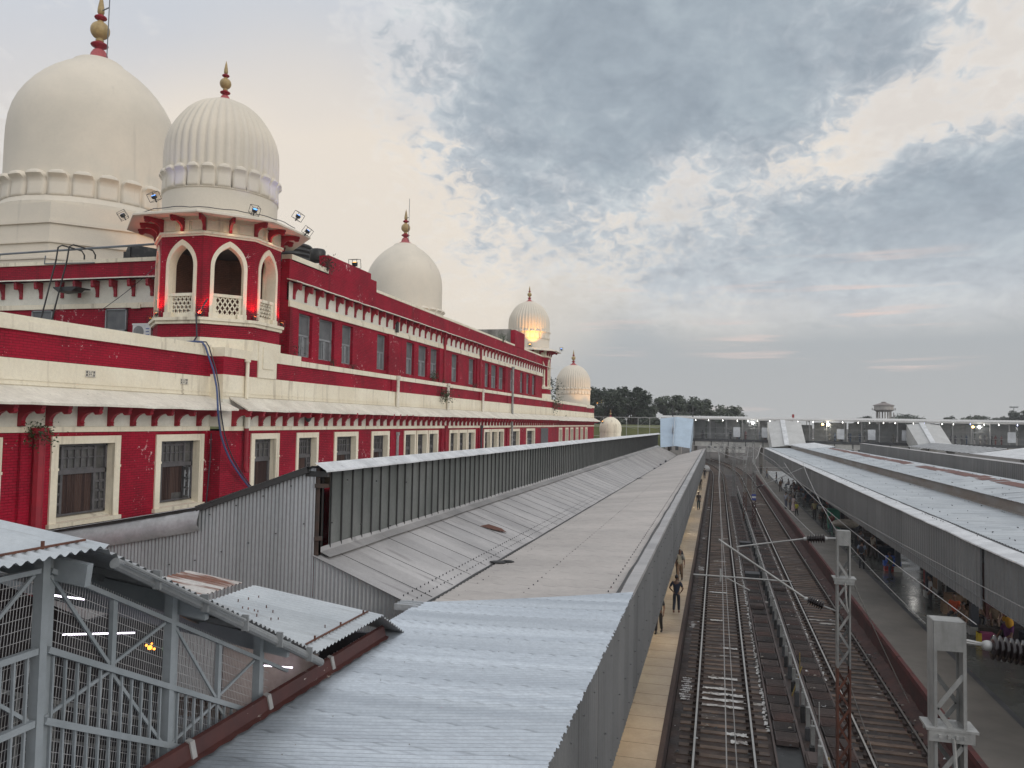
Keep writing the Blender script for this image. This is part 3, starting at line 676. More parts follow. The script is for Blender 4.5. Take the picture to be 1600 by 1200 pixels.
# brackets ----------------------------------------------------------
def bracket_mesh(out, h, w):
    q = [(0,0),(.13,0),(.17,.05),(.13,.10),(.17,.15),(.14,.22),(.17,.36),(.26,.52),(.40,.62),(.58,.66),(.60,.60),(.66,.54),(.76,.55),(.82,.64),(.80,.74),(.84,.80),(.84,1.),(0,1.)]
    return MB().prism([(u/.84*out, v*h) for u, v in q], (0,-w/2,0), (1,0,0), (0,0,1), (0,w,0))
bl = bracket_mesh(.88, .70, .14).build('bracket', M['redtrim'], B); bu = bracket_mesh(.42, .78, .15).build('bracket', M['redtrim'], B)
pos_l = [(XW,y) for y in (14.6,15.7,16.75,17.75,18.67,19.66,20.9,22.18,23.24,24.32,25.56,26.86)]+[(XL,28.3+.98*k) for k in range(67)]+[(XW,95+1.0*k) for k in range(35)]
pos_u = [(XU,33.6+1.10*k) for k in range(54)]
first = {0: True, 1: True}; Lb = OFF[B.name]
def put(src, which, x, y, z, rz=0):
    if first[which]: o = src; first[which] = False
    else: o = src.copy(); COL.objects.link(o)
    o.location = (x,y,z); o.rotation_euler = (0,0,rz)
rest = MB()
def rest_add(out, h, x, y, z):
    mm = bracket_mesh(out, h, .15); rest.add([(v[0]+x, v[1]+y, v[2]+z) for v in mm.v], mm.f)
for i, (x, y) in enumerate(pos_l):
    if i < 46: put(bl, 0, x+.02, y, 9.29)
    else: rest_add(.88, .70, x+.02, y, 9.29)
for i, (x, y) in enumerate(pos_u):
    if i < 43: put(bu, 1, x+.03, y, 15.40)
    else: rest_add(.42, .78, x+.03, y, 15.40)
for x in (-34.44,-33.33,-32.12,-30.85,-29.83,-28.79,-27.76,-26.74,-25.71): put(bu, 1, x, 30.94, 15.28, -math.pi/2)
tag(rest.build('brackets', M['redtrim'], B), kind='stuff')
# windows -----------------------------------------------------------
def lower_window(X, a, b, style):
    za, zb = Z0, Z1; s = .27 if b-a > 2.2 else .2; bk = X-.38
    fr = MB(); ia, ib, ja, jb = a+s, b-s, za+.14, zb-.25
    W = ib-ia; Hh = jb-ja; zt = ja+Hh*.60
    for (y0, y1, z0, z1) in ((ia,ia+.07,ja,jb),(ib-.07,ib,ja,jb),(ia,ib,jb-.09,jb),(ia,ib,ja,ja+.06),(ia,ib,zt-.07,zt+.07)): fr.box(bk,bk+.12,y0,y1,z0,z1)
    c0, c1 = (ia+W*.20, ib-W*.22) if W > 1.7 else (ia+W*.30, ib-W*.05)
    for y in (c0, c1): fr.box(bk,bk+.11,y-.045,y+.045,ja,jb)
    n = 5 if W > 1.7 else 3
    for k in range(1, n): y = c0+(c1-c0)*k/n; fr.box(bk,bk+.08,y-.02,y+.02,zt,jb)
    fr.box(bk,bk+.08,ia,ib,(zt+jb)/2-.02,(zt+jb)/2+.02)
    fr.box(bk,bk+.085,c0,c1,jb-.2,jb-.12); fr.box(bk,bk+.085,c0,c1,zt+.07,zt+.13)
    for (y0, y1) in ((ia,c0),(c1,ib)):      # side shutters with panes
        for k in range(5): z = ja+.06+(zt-ja-.1)*k/4; fr.box(bk,bk+.1,y0,y1,z-.035,z+.035)
        fr.box(bk,bk+.1,(y0+y1)/2-.02,(y0+y1)/2+.02,ja,zt)
    w = fr.build('window', M['winframe'], B)
    su = MB()
    for (y0, y1, z0, z1) in ((a,a+s,za-.02,zb),(b-s,b,za-.02,zb),(a+s,b-s,zb-.25,zb)): su.box(bk-.05,X+.055,y0,y1,z0,z1)
    if b-a > 2.2:
        for y in (a+.0, b-s): su.box(X,X+.075,y-.02,y+s+.02,za+1.62,za+1.70)
    su.build('surround', M['cream'], w)
    MB().box(bk-.05,X+.13,a-.06,b+.06,za-.16,za-.022).add([(bk,ia,za+.12),(X+.05,ia,za-.02),(X+.05,ib,za-.02),(bk,ib,za+.12)], [(0,1,2,3)]).build('sill', M['cream'], w)
    MB().add([(bk+.03,ia,ja),(bk+.03,ib,ja),(bk+.03,ib,jb),(bk+.03,ia,jb)], [(0,1,2,3)]).build('pane', M['pane'], w)
    if style:
        n = 26; vs = []
        for k in range(n+1):
            y = c0+.05+(c1-c0-.1)*k/n; x = bk+.05+(.012 if k % 2 else -.008); vs += [(x,y,ja+.05+(.25 if style == 2 and k > n*.5 else 0)),(x,y,zt-.06)]
        MB().add(vs, [(2*k,2*k+2,2*k+3,2*k+1) for k in range(n)]).build('curtain', M['curtain'], w)
        if style == 2:                       # one casement leaf standing open
            lf = MB(); p0 = Vector((bk+.1, c1, ja+.1)); dr = Vector((.45,-.30,0)); 
            for t0, t1, z0, z1 in ((0,1,0,.08),(0,1,zt-ja-.28,zt-ja-.2),(0,.14,0,zt-ja-.2),(.86,1,0,zt-ja-.2),(0,1,.35,.41),(0,1,.72,.78),(0,1,1.07,1.12)):
                a0, a1 = p0+dr*t0, p0+dr*t1; lf.add([a0+Vector((0,0,z0)),a1+Vector((0,0,z0)),a1+Vector((0,0,z1)),a0+Vector((0,0,z1)),a0+Vector((.03,.04,z0)),a1+Vector((.03,.04,z0)),a1+Vector((.03,.04,z1)),a0+Vector((.03,.04,z1))],[(0,1,2,3),(7,6,5,4),(0,4,5,1),(3,2,6,7),(1,5,6,2),(0,3,7,4)])
            lf.build('open_shutter', M['winlight'], w)
    return w
for i, (a, b) in enumerate(wing_w): lower_window(XW, a, b, [1,1,2][i])
for i, (a, b) in enumerate(low_w[:-1]): lower_window(XL, a, b, 1 if i < 4 else 0)
a, b = low_w[-1]; m = MB(); m.box(XL-.3,XL+.02,a,b,Z0,Z1)
for k in range(7): m.box(XL+.02,XL+.04,a+(b-a)*k/7+.04,a+(b-a)*(k+1)/7-.04,Z0+.1,Z1-.1)
m.build('shutter_panel', M['winframe'], B)
for a, b in farw: lower_window(XW, a, b, 0)
def upper_window(X, a, b, plane='x', z0=UZ0, z1=UZ1):
    def T(x, y): return (x, y) if plane == 'x' else None
    fr = MB(); W = b-a; zt = z0+(z1-z0)*.50; bk = X-.26
    def bx(y0, y1, za, zb, d=.09):
        if plane == 'x': fr.box(bk, bk+d, y0, y1, za, zb)
        else: fr.box(y0, y1, -bk-d, -bk, za, zb)
    for r in ((a,a+.06,z0,z1),(b-.06,b,z0,z1),(a,b,z1-.06,z1),(a,b,z0,z0+.07),(a,b,zt-.05,zt+.05),((a+b)/2-.06,(a+b)/2+.06,z0,zt)): bx(*r)
    for y in (a+.13, b-.13, (a+b)/2-.17, (a+b)/2+.17): bx(y-.035,y+.035,z0,zt,.07)
    w = fr.build('window', M['winlight'], B)
    m = MB()
    if plane == 'x': m.add([(bk+.03,a,z0),(bk+.03,b,z0),(bk+.03,b,z1),(bk+.03,a,z1)],[(0,1,2,3)])
    else: m.add([(a,-bk-.03,z0),(b,-bk-.03,z0),(b,-bk-.03,z1),(a,-bk-.03,z1)],[(0,1,2,3)])
    m.build('pane', M['meshpane'], w)
for a, b in up_w: upper_window(XU, a, b)
for a, b in ((-32.61,-31.37),(-28.26,-27.06)): upper_window(-30.70, a, b, 'y', 12.6, 14.70)
# roofs ---------------------------------------------------------------
MB().box(-56,-20.3,6,31,11.9,12.05).box(-56,-20.3,YE,130,11.9,12.05).box(-56,-20.4,33.5,YE-1,16.2,16.4).box(-56,-24.9,31.4,33.5,16.2,16.4).build('roof', M['conc'], B)
MB().box(-56,-20.35,129.7,130,PZ,12.4).box(-56,-20.4,YE-1.3,YE-1,12,17.2).build('end_wall', M['red'], B)
m = MB(); m.box(-24.3,XU-.43,76.3,76.6,16.4,19.05); m.box(-24.3,-24.0,76.6,80,16.4,19.0)
m.build('parapet_block', M['conc'], B)
# drain pipes ------------------------------------------------------------
for k, (x, y, z0, z1, mt) in enumerate([(XW+.24,19.2,PZ,9.15,'redtrim'),(XL+.14,45.3,PZ,8.8,'tubegrey'),(XU+.2,45.9,15.2,16.1,'darkgrey'),(XU+.16,55.0,12.4,16.0,'redtrim'),(XU+.16,64.2,12.4,15.9,'redtrim'),(XL+.16,73.3,PZ,14.9,'tubegrey'),(XL+.14,45.2,10.4,12.3,'shade'),(XL+.14,54.6,10.4,12.3,'shade'),(XL+.14,63.5,10.4,12.3,'shade'),(XL+.14,54.3,PZ,9.2,'redtrim'),(XL+.14,63.2,PZ,9.2,'darkgrey')]):
    m = MB(); m.tube([(x,y,z0),(x,y,z1)], .11 if k else .17, 8); m.lathe([(.16 if k else .24,-.1),(.17 if k else .25,.1)], 8, (x,y,z1), cap=True); m.build('drainpipe', M[mt], B)
m = MB(); m.tube([(XL+.12,29.1,10.45),(XL+.12,29.1,12.0)], .08, 8); m.lathe([(.13,0),(.13,.12)], 8, (XL+.12,29.1,12.0), cap=True); m.build('drainpipe', M['cream'], B)
m = MB(); m.tube([(XL+.2,29.1,10.0),(XL+.2,29.1,9.2)], .13, 8); m.build('drainpipe', M['frieze'], B)
m = MB(); m.tube([(XL+.17,29.1,9.2),(XL+.17,29.1,7.6),(XL+.25,29.1,7.35)], .10, 8); m.build('drainpipe', M['redtrim'], B)
# pierced vents in the cream band
for y in (21.3, 25.98):
    m = MB(); m.box(XW-.02,XW+.012,y-.21,y+.21,10.9,11.12)
    v = m.build('vent_grille', M['darkgrey'], B)
    m = MB()
    for k in range(5): m.box(XW,XW+.03,y-.2+k*.1-.012,y-.2+k*.1+.012,10.9,11.12)
    for k in range(3): m.box(XW,XW+.03,y-.21,y+.21,10.9+k*.1,10.925+k*.1)
    m.tube([(XW+.02,y+.08*math.cos(6.28*k/10),11.01+.08*math.sin(6.28*k/10)) for k in range(11)], .015, 4); m.build('vent_tracery', M['shade'], v)

# domes -------------------------------------------------------------------
BIGP = [(.985,0),(.995,.1),(1.,.2),(1.,.38),(.995,.47),(.978,.55),(.945,.615),(.895,.675),(.828,.732),(.745,.787),(.65,.838),(.545,.884),(.43,.925),(.33,.955)]
TOWP = [(.955,0),(.98,.05),(.995,.12),(1.,.25),(1.,.40),(.985,.51),(.95,.585),(.90,.65),(.84,.71),(.765,.775),(.68,.835),(.59,.885),(.48,.93),(.34,.965)]
def dome_prof(r, z0, z1, lip=True, big=False):
    H = z1-z0; pts = BIGP if big is True else TOWP if big else [(.955,0),(.98,.06),(.995,.13),(1.,.22),(.995,.30),(.985,.38),(.965,.45),(.94,.53),(.895,.60),(.84,.67),(.77,.735),(.685,.80),(.585,.86),(.465,.915),(.33,.96)]
    P = [(a*r, z0+b*H) for a, b in pts]
    P += [(.30*r, z0+.975*H), (.27*r, z0+.985*H), (.12*r, z0+1.0*H)] if lip else [(.12*r, z0+H)]
    return P
PVS = [(0,.10),(.06,.50),(.30,.46),(.55,.38),(.68,.50),(.80,1.0),(.92,.90),(1.,.30)]
def pv(v):
    for (a, x), (b, y) in zip(PVS, PVS[1:]):
        if v <= b: return x+(y-x)*(v-a)/(b-a)
    return .25
def petals(m, c, r, z0, z1, n, bulge):
    H = z1-z0
    for i in range(n):
        a = 2*math.pi*(i+.5)/n; da = math.pi/n; vs = []; U, V = 12, 20
        for iv in range(V+1):
            v = iv/V; wid = (.93+.07*min(1, v*2.0))*(1 if v < .62 else (max(.0004, 1-((v-.62)/.38)**2.2))**.5) 
            for iu in range(U+1):
                u = -1+2*iu/U; q = max(0, 1-abs(u)**7)**.5
                rr = r-.02+bulge*q*pv(v)
                t = a+da*.96*u*wid; vs.append((c[0]+rr*math.cos(t), c[1]+rr*math.sin(t), z0+H*v))
        m.add(vs, [(iv*(U+1)+iu, iv*(U+1)+iu+1, (iv+1)*(U+1)+iu+1, (iv+1)*(U+1)+iu) for iv in range(V) for iu in range(U)])
    return m
def finial(c, z0, H, parent, cap=1.5):
    s = H/4.2
    m = MB(); m.lathe([(cap*s,-.2*cap*s),(cap*.8*s,-.04*cap*s),(.5*cap*s,.11*cap*s),(.46*s,.40*s),(.34*s,.62*s)], 20, (c[0],c[1],z0)); m.build('finial_base', M['pinkcap'], parent, smooth=True)
    m = MB(); m.lathe([(.24*s,.6*s),(.22*s,.75*s),(.46*s,.90*s),(.50*s,.96*s),(.46*s,1.02*s),(.2*s,1.18*s)], 18, (c[0],c[1],z0)); m.lathe([(.13*s,2.5*s),(.33*s,2.62*s),(.36*s,2.68*s),(.33*s,2.74*s),(.14*s,2.86*s)], 18, (c[0],c[1],z0)); m.build('finial_ring', M['redtrim'], parent, smooth=True)
    m = MB(); prof = [(.2*s,1.18*s),(.24*s,1.26*s),(.2*s,1.32*s)]+[(max(.14,.55*math.cos(R_(a)))*s, (1.88+.55*math.sin(R_(a)))*s) for a in range(-70,80,15)]+[(.13*s,2.5*s)]
    m.lathe(prof, 20, (c[0],c[1],z0)); m.lathe([(.14*s,2.86*s),(.17*s,2.95*s),(.2*s,3.0*s),(.19*s,3.25*s),(.10*s,3.8*s),(.01*s,4.2*s)], 14, (c[0],c[1],z0), cap=True); m.build('finial', M['gold'], parent, smooth=True)
def octo(m, c, ap, z0, z1, rot=0.):
    R0 = ap/math.cos(math.pi/8); return m.lathe([(R0,z0),(R0,z1)], 8, (c[0],c[1],0), cap=True, a0=math.pi/8+rot)
def big_dome(c, lab, rod):
    r = 4.62
    d = MB().lathe(dome_prof(r, 21.5, 31.15, True, True), 72, (c[0],c[1],0)).build('dome', M['dome'], B, smooth=True, sharp=40); d['label'] = lab
    m = MB(); petals(m, c, r-.05, 21.5, 23.0, 24, .50); m.build('petal_band', M['dome'], d, smooth=True, sharp=50)
    m = MB(); octo(m, c, 5.05, 16.4, 21.0); m.lathe([(4.98,20.95),(4.98,21.2),(4.72,21.55)], 48, (c[0],c[1],0)); octo(m, c, 5.17, 19.85, 20.0); octo(m, c, 5.11, 20.0, 20.06); octo(m, c, 5.16, 18.8, 18.9); octo(m, c, 5.35, 16.4, 18.1); octo(m, c, 5.42, 17.85, 17.95)
    m.build('drum', M['dome'], d)
    finial(c, 31.2, 4.2, d, 1.05)
    m = MB(); x, y = c[0]+rod*.8, c[1]-.25
    m.tube([(x,y,30.2),(x+.05,y,36.6)], .03, 6); m.bar((c[0],c[1],34.3),(x+.03,y,34.3),.05); m.build('lightning_rod', M['pipegrey'], d)
big_dome((-36.6,38.6), 'nearest plain dome ringed by plump petals above a stepped drum', 1)
big_dome((-37.,88.), 'farther plain dome rising behind the long red parapet', .6)
def ribs(n):
    return lambda t, z: 1+.022*(abs(math.sin(n*t/2))*2-1.2)
def ribbed(c, r, z0, z1, parent,  zd0, zd1, drum_r, np=24, nr=40, fin=2.0, oct_drum=False):
    m = MB(); pr = dome_prof(r, z0, z1, True, 2); k = len(pr)
    m.lathe(pr[:-3], nr*6, (c[0],c[1],0), rf=ribs(nr)); m.lathe(pr[-4:], 40, (c[0],c[1],0))
    dm = m.build('dome', M['dome'], parent, smooth=True)
    m = MB(); petals(m, c, r-.03, z0-.05, z0+(z1-z0)*.215, np, .24*r/2.45); m.build('petal_band', M['dome'], parent, smooth=True, sharp=50)
    m = MB(); m.lathe([(drum_r,zd0),(drum_r,zd1-.12),(drum_r*1.02,zd1-.08),(r*.97,zd1)], 48, (c[0],c[1],0)); m.build('drum', M['dome'], parent, smooth=True, sharp=30)
    finial(c, z1-.03, fin, parent)
def arch_pts(hw, z0, zs, za, n=8):
    h = za-zs; r = (hw*hw+h*h)/(2*hw); a1 = math.acos((r-hw)/r); R = [(hw-r+r*math.cos(a1*i/n), zs+r*math.sin(a1*i/n)) for i in range(n+1)]
    right = [(hw, z0)]+R; left = [(-x, z) for x, z in reversed(right[:-1])]
    return right+left      # from the right foot over the apex to the left foot
def corner_tower(c, lab, near):
    AP = 2.52; S = AP*math.tan(math.pi/8)
    def frame(k):
        a = R_(45*k); n = Vector((math.cos(a), math.sin(a), 0)); t = Vector((-math.sin(a), math.cos(a), 0)); return Vector((c[0],c[1],0))+n*AP, t, n
    m = MB(); z0, z1 = 13.83, 17.3; hw, zs, za = .60, 16.0, 16.92
    ap = arch_pts(hw+.02, z0, zs, za+.02)
    open_ = (0, 7, 6, 5, 1)
    for k in range(8):
        o, t, n = frame(k)
        if k in open_:
            poly = [(S,z0)]+ap+[(-S,z0),(-S,z1),(S,z1)]
            poly = [(-S,z0)]+[p for p in reversed(ap)]+[(S,z0),(S,z1),(-S,z1)]
        else: poly = [(-S,z0),(S,z0),(S,z1),(-S,z1)]
        m.prism(poly, o, t, Vector((0,0,1)), -n*.40)
    octo(m, c, AP+.04, 13.0, 13.56); octo(m, c, AP-.45, 13.5, 13.87)
    T = m.build('corner_tower', M['red'], B); T['label'] = lab
    m = MB(); octo(m, c, AP+.14, 13.562, 13.70); octo(m, c, AP+.22, 13.70, 13.83); octo(m, c, AP+.10, 12.3, 12.99); octo(m, c, AP+.03, 17.30, 17.38); octo(m, c, AP+.10, 17.38, 17.48); octo(m, c, AP-.02, 17.48, 18.16)
    for k in range(8):           # framed panels of the frieze
        o, t, n = frame(k)
        for s0, s1 in ((-.95,-.36),(-.30,.30),(.36,.95)):
            for (a0,a1,b0,b1) in ((s0,s1,17.54,17.57),(s0,s1,17.95,17.98),(s0,s0+.03,17.57,17.95),(s1-.03,s1,17.57,17.95)):
                m.prism([(a0,b0),(a1,b0),(a1,b1),(a0,b1)], o-n*.02, t, Vector((0,0,1)), n*.045)
    m.build('moulding', M['cream'], T)
    m = MB()
    for k in open_:
        o, t, n = frame(k); A = arch_pts(hw, z0, zs, za); O = arch_pts(hw+.15, z0, zs+.02, za+.24)
        for i in range(len(A)-1):
            q = [A[i],A[i+1],O[i+1],O[i]]; m.prism(q, o+n*.05, t, Vector((0,0,1)), -n*.47)
        for sgn in (-1, 1): m.prism([(sgn*.58-.19,z0),(sgn*.58+.19,z0),(sgn*.58+.19,z0+.22),(sgn*.58-.19,z0+.22)], o+n*.09, t, Vector((0,0,1)), -n*.3)
    m.build('arch_surround', M['cream'], T)
    m = MB()
    for k in open_:
        o, t, n = frame(k); zb, zt = z0, 14.88; Zv = Vector((0,0,1)); oo = o-n*.06
        m.prism([(-hw,zt-.13),(hw,zt-.13),(hw,zt),(-hw,zt)], oo+n*.03, t, Zv, -n*.14); m.prism([(-hw,zb),(hw,zb),(hw,zb+.2),(-hw,zb+.2)], oo, t, Zv, -n*.1)
        m.prism([(-hw,zb),(-hw+.14,zb),(-hw+.14,zt-.13),(-hw,zt-.13)], oo, t, Zv, -n*.1); m.prism([(hw-.14,zb),(hw,zb),(hw,zt-.13),(hw-.14,zt-.13)], oo, t, Zv, -n*.1)
        x0, x1, y0, y1 = -hw+.14, hw-.14, zb+.2, zt-.13
        for sg in (1, -1):
            for q in range(-3, 6):
                xs = x0+q*.20; pts = []
                # clip the diagonal x = xs + s*.62 , z = y0 + s
                sA, sB = 0., y1-y0
                f = lambda s: (xs+s*.62) if sg == 1 else (-(xs+s*.62))
                lo = (x0-xs)/.62; hi = (x1-xs)/.62; sA = max(sA, lo); sB = min(sB, hi)
                if sB-sA < .05: continue
                pA = oo-n*.05+t*f(sA)+Zv*(y0+sA); pB = oo-n*.05+t*f(sB)+Zv*(y0+sB); m.bar(pA, pB, .05, .045, up=n)
    m.build('balustrade', M['cream'], T)
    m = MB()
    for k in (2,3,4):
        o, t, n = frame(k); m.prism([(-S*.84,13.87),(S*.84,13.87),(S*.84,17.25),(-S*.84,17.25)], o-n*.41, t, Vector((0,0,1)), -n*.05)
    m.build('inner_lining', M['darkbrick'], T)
    # eave
    m = MB(); R8 = 1/math.cos(math.pi/8)
    m.lathe([((AP-.1)*R8,18.16),(3.72*R8,17.98),(3.72*R8,18.06),(3.6*R8,18.12),(2.4*R8,18.42)], 8, (c[0],c[1],0), a0=math.pi/8); m.build('eave', M['dome'], T)
    bm0 = bracket_mesh(.84, .56, .11)
    for k in range(8):
        o, t, n = frame(k)
        for sft in (-S, 0.33*S if False else 0.0):
            if sft: nn = Vector((math.cos(R_(45*k-22.5)), math.sin(R_(45*k-22.5)), 0)); base = Vector((c[0],c[1],0))+nn*(AP*R8-.03); tt = Vector((-nn.y,nn.x,0))
            else: nn, base, tt = n, o-n*.03, t
            MB().add([base+nn*v[0]+tt*v[1]+Vector((0,0,17.50+v[2])) for v in bm0.v], bm0.f).build('bracket', M['redtrim'], T)
    ribbed(c, 2.45, 19.55, 24.15, T, 18.3, 19.55, 2.47, 24, 40, 1.95)
    # floor and ceiling of the pavilion
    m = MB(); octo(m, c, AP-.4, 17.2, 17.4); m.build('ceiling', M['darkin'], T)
corner_tower((-22.,30.7), 'near corner tower with pointed arches under a ribbed dome', True)
corner_tower((-22.,91.), 'far corner tower with pointed arches under a ribbed dome', False)
d5 = MB(); octo(d5, (-22.5,124.), 2.95, 12., 12.5); d5 = d5.build('roof_dome', M['dome'], B); d5['label'] = 'ribbed dome on a low drum on the far wing'
ribbed((-22.5,124.), 2.72, 14.2, 18.95, d5, 12.4, 14.2, 2.75, 28, 44, 2.5)
# ------------------------------------------------------------------ left platform canopy
CL = thing('platform_canopy', 'long butterfly canopy with raised glazed clerestory beside the red station', 'platform canopy', (-7, 18, PZ))
YN, YF = 18.3, 148.
XE = -2.12
def zv(y): return 5.12-.0085*(y-17)           # valley falls gently
m = MB(); m.corr((XE,20.4,5.27),(XE-.1,YF+2,5.33),(-6.9,YF+2,zv(YF)+.03),(-6.9,18.35,zv(18)+.03), .30, .016, per=4, jit=.0); m.build('roof_sheet', M['oldroof'], CL)
m = MB()
zb0, zb1 = 6.17, 5.86
m.corr((-10.02,YN-.05,zb0),(-10.02,138,zb1),(-7.05,YF,zv(YF)),(-7.05,YN-1.2+1.0,zv(YN)+.0), .18, .016, per=4); m.build('roof_slope', M['oldmetal'], CL)
m = MB()
y = YN+.9
while y < 138:         # dark laps between the sheets of the steep slope
    t = (y-YN)/(138-YN); m.bar((-10.0,y,zb0+(zb1-zb0)*t+.025),(-7.1,y+t*6,zv(y)+.03),.010,.010); y += 1.55
for k in range(560):   # hook bolts in rows
    for (x, z, dx) in ((-7.3,.13,.02),(-7.55,.23,.02)):
        y = 18.4+k*.29
        if y < 140: m.box(x-.012,x+.012,y-.012,y+.012,zv(y)+z-.05,zv(y)+z-.005)
for k in range(230):
    for x in (-6.5,-4.9,-2.75):
        y = 19.6+k*.55+(.6 if x > -5 else 0)
        if y < 146: z = zv(y)+(5.29-zv(y))*((x+6.9)/(4.78)); m.box(x-.014,x+.014,y-.014,y+.014,z,z+.04)
m.build('roof_bolts', M['darkgrey'], CL)
m = MB(); n = 60; rg = random.Random(8)
vs = []
for i in range(n+1):
    y = 18.3+(YF-18.3)*i/n; x = -6.98+rg.uniform(-.025,.025); vs += [(x-.07,y,zv(y)+.02),(x+.06,y,zv(y)+.035)]
m.add(vs, [(2*i,2*i+1,2*i+3,2*i+2) for i in range(n)]); m.build('valley_gutter', M['mull'], CL)
m = MB(); m.box(-7.5,-7.0,17.75,18.25,5.20,5.24)
for k in range(3): m.box(-7.5,-6.9,17.7+k*.18,17.76+k*.18,5.12,5.26)
m.build('gutter_end', M['silver'], CL)
m = MB(); vs = []; n = 80
for i in range(n+1):
    y = 20.5+(YF-20.5)*i/n; j = rg.uniform(-.02,.02); z = 5.31; vs += [(XE-.30+j,y,z-.005),(XE+.04,y,z+.02),(XE+.05,y,z-.08)]
m.add(vs, [(3*i+k,3*i+k+1,3*i+k+4,3*i+k+3) for i in range(n) for k in (0,1)]); m.build('edge_flashing', M['oldmetal'], CL)
m = MB(); vs = []
for i in range(n+1):
    y = 20.5+(YF-20.5)*i/n; x = XE-.34+rg.uniform(-.03,.015); vs += [(x-.045,y,5.31),(x+.03,y,5.315)]
m.add(vs, [(2*i,2*i+1,2*i+3,2*i+2) for i in range(n)]); m.build('edge_seam', M['mull'], CL)
m = MB(); m.corr((XE,2.5,2.42),(XE,YF,2.42),(XE,YF,5.26),(XE,2.5,5.26), .23, .016, shape='trap', per=6, jit=.004)
for k in range(100):
    y = 6+k*1.15; m.box(XE+.01,XE+.05,y,y+.02,4.9,4.925); m.box(XE+.01,XE+.05,y+.4,y+.42,3.6,3.625); m.box(XE+.01,XE+.05,y+.1,y+.12,2.75,2.775)
m.build('fascia', M['fascia'], CL)
# new galvanised sheets over the near end
m = MB(); m.corr((XE+.06,2.6,5.30),(XE+.06,20.55,5.34),(-7.05,18.25,zv(18)+.09),(-7.05,2.6,zv(17)+.10), .125, .020, per=6, nv=3, sag=.03, jit=.004); m.build('new_roof_sheet', M['newgal'], CL)
m = MB()
for k in range(110):
    for x in (-2.6,-4.0,-5.5): 
        y = 8+k*.345+rg.uniform(-.02,.02)
        if y < 18.6 and rg.random() < .3: z = 5.19+(x+6.9)*.026+.045; m.box(x-.007,x+.007,y-.007,y+.007,z,z+.012)
m.build('sheet_screws', M['tubegrey'], CL)
# clerestory
Xc = -10.0
zt0, zt1 = 8.30, 7.88
m = MB(); m.add([(Xc,YN+.75,zb0+.05),(Xc,138,zb1+.05),(Xc,138,zt1),(Xc,YN+.75,zt0)], [(0,1,2,3)]); m.build('clerestory_glazing', M['glaze'], CL)
m = MB(); y = YN+.78; k = 0
while y < 138:
    t = (y-YN)/(138-YN); zb, zt = zb0+(zb1-zb0)*t, zt0+(zt1-zt0)*t
    m.box(Xc-.01,Xc+.05,y-.015,y+.015,zb+.05,zt); y += .64
m.box(Xc-.02,Xc+.09,YN+.05,YN+.16,zb0,zt0); m.box(Xc-.3,Xc-.2,YN+.05,YN+.8,zb0,zt0); m.build('mullions', M['mull'], CL)
m = MB(); m.bar((Xc+.02,YN+.1,zb0),(Xc+.02,YN+.1,zt0+.1),.14); m.bar((Xc-.02,YN-.02,7.95),(Xc+.3,YN+.1,7.95),.1); m.bar((Xc,YN,6.6),(Xc+.16,YN+.1,6.6),.1); m.build('corner_post', M['oldpost'], CL)
MB().box(Xc-.45,Xc-.40,YN+.06,YN+1.2,zb0,zt0).build('end_panel', M['darkin'], CL)
m = MB(); vs = []; n = 90
for i in range(n+1):
    t = i/n; y = YN+.2+(138-YN)*t; z = zb0+(zb1-zb0)*t; j = rg.uniform(-.02,.02); vs += [(Xc+.02,y,z+.16+j),(Xc+.06,y,z+.06),(Xc+.34+j,y,z-.055)]
m.add(vs, [(3*i+k,3*i+k+1,3*i+k+4,3*i+k+3) for i in range(n) for k in (0,1)]); m.build('base_flashing', M['oldmetal'], CL)
m = MB(); vs = []; n = 110
for i in range(n+1):
    t = i/n; y = YN-.25+(139-YN)*t; z = zt0+(zt1-zt0)*t+.08; w = .42+(.05 if i % 2 else -.02)+rg.uniform(-.02,.02); vs += [(Xc-.28,y,z+.13),(Xc+.08,y,z+.17),(Xc+w,y,z-.02),(Xc+w+.01,y,z-.06)]
m.add(vs, [(4*i+k,4*i+k+1,4*i+k+5,4*i+k+4) for i in range(n) for k in (0,1,2)])
o = m.build('ridge_flashing', M['whitesheet'], CL)
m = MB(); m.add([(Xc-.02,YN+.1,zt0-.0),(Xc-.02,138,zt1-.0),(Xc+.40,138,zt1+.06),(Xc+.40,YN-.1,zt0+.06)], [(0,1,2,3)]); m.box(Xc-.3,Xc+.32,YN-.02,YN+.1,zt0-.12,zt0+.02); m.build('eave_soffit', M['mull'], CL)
m = MB(); m.corr((-10.2,YN-.15,8.44),(-10.2,139,8.0),(-13.48,139,6.9),(-13.48,YN-.15,7.25), .25, .012); m.corr((-13.46,YN-.15,7.25),(-13.46,139,6.9),(-19.3,139,5.9),(-19.3,YN-.15,6.17), .25, .012); m.build('rear_roof', M['whitesheet'], CL)
# gable end of corrugated sheet
def gable_top(x): # roof line seen at the end
    pts = [(-18.6,6.28),(-16.,6.72),(-13.48,7.22),(-11.75,7.82),(-10.1,8.42)]
    for (a, za), (b, zb) in zip(pts, pts[1:]):
        if x <= b: return za+(zb-za)*(x-a)/(b-a)
    return pts[-1][1]
m = MB(); x = -18.4; vs = []; k = 0
while x <= -10.0+1e-6:
    vs += [(x,YN+.013*math.sin(2*math.pi*x/.11),2.2),(x,YN+.013*math.sin(2*math.pi*x/.11),gable_top(x)-(.12 if x < -13.5 else .02))]; x += .11/4; k += 1
m.add(vs, [(2*i,2*i+2,2*i+3,2*i+1) for i in range(k-1)])
vs = []; k = 0; x = -10.0
while x <= -7.1:
    vs += [(x,YN+.013*math.sin(2*math.pi*x/.11),2.2),(x,YN+.013*math.sin(2*math.pi*x/.11),zb0-.03+(zv(18)-zb0-.03)*(x+10)/2.95)]; x += .11/4; k += 1
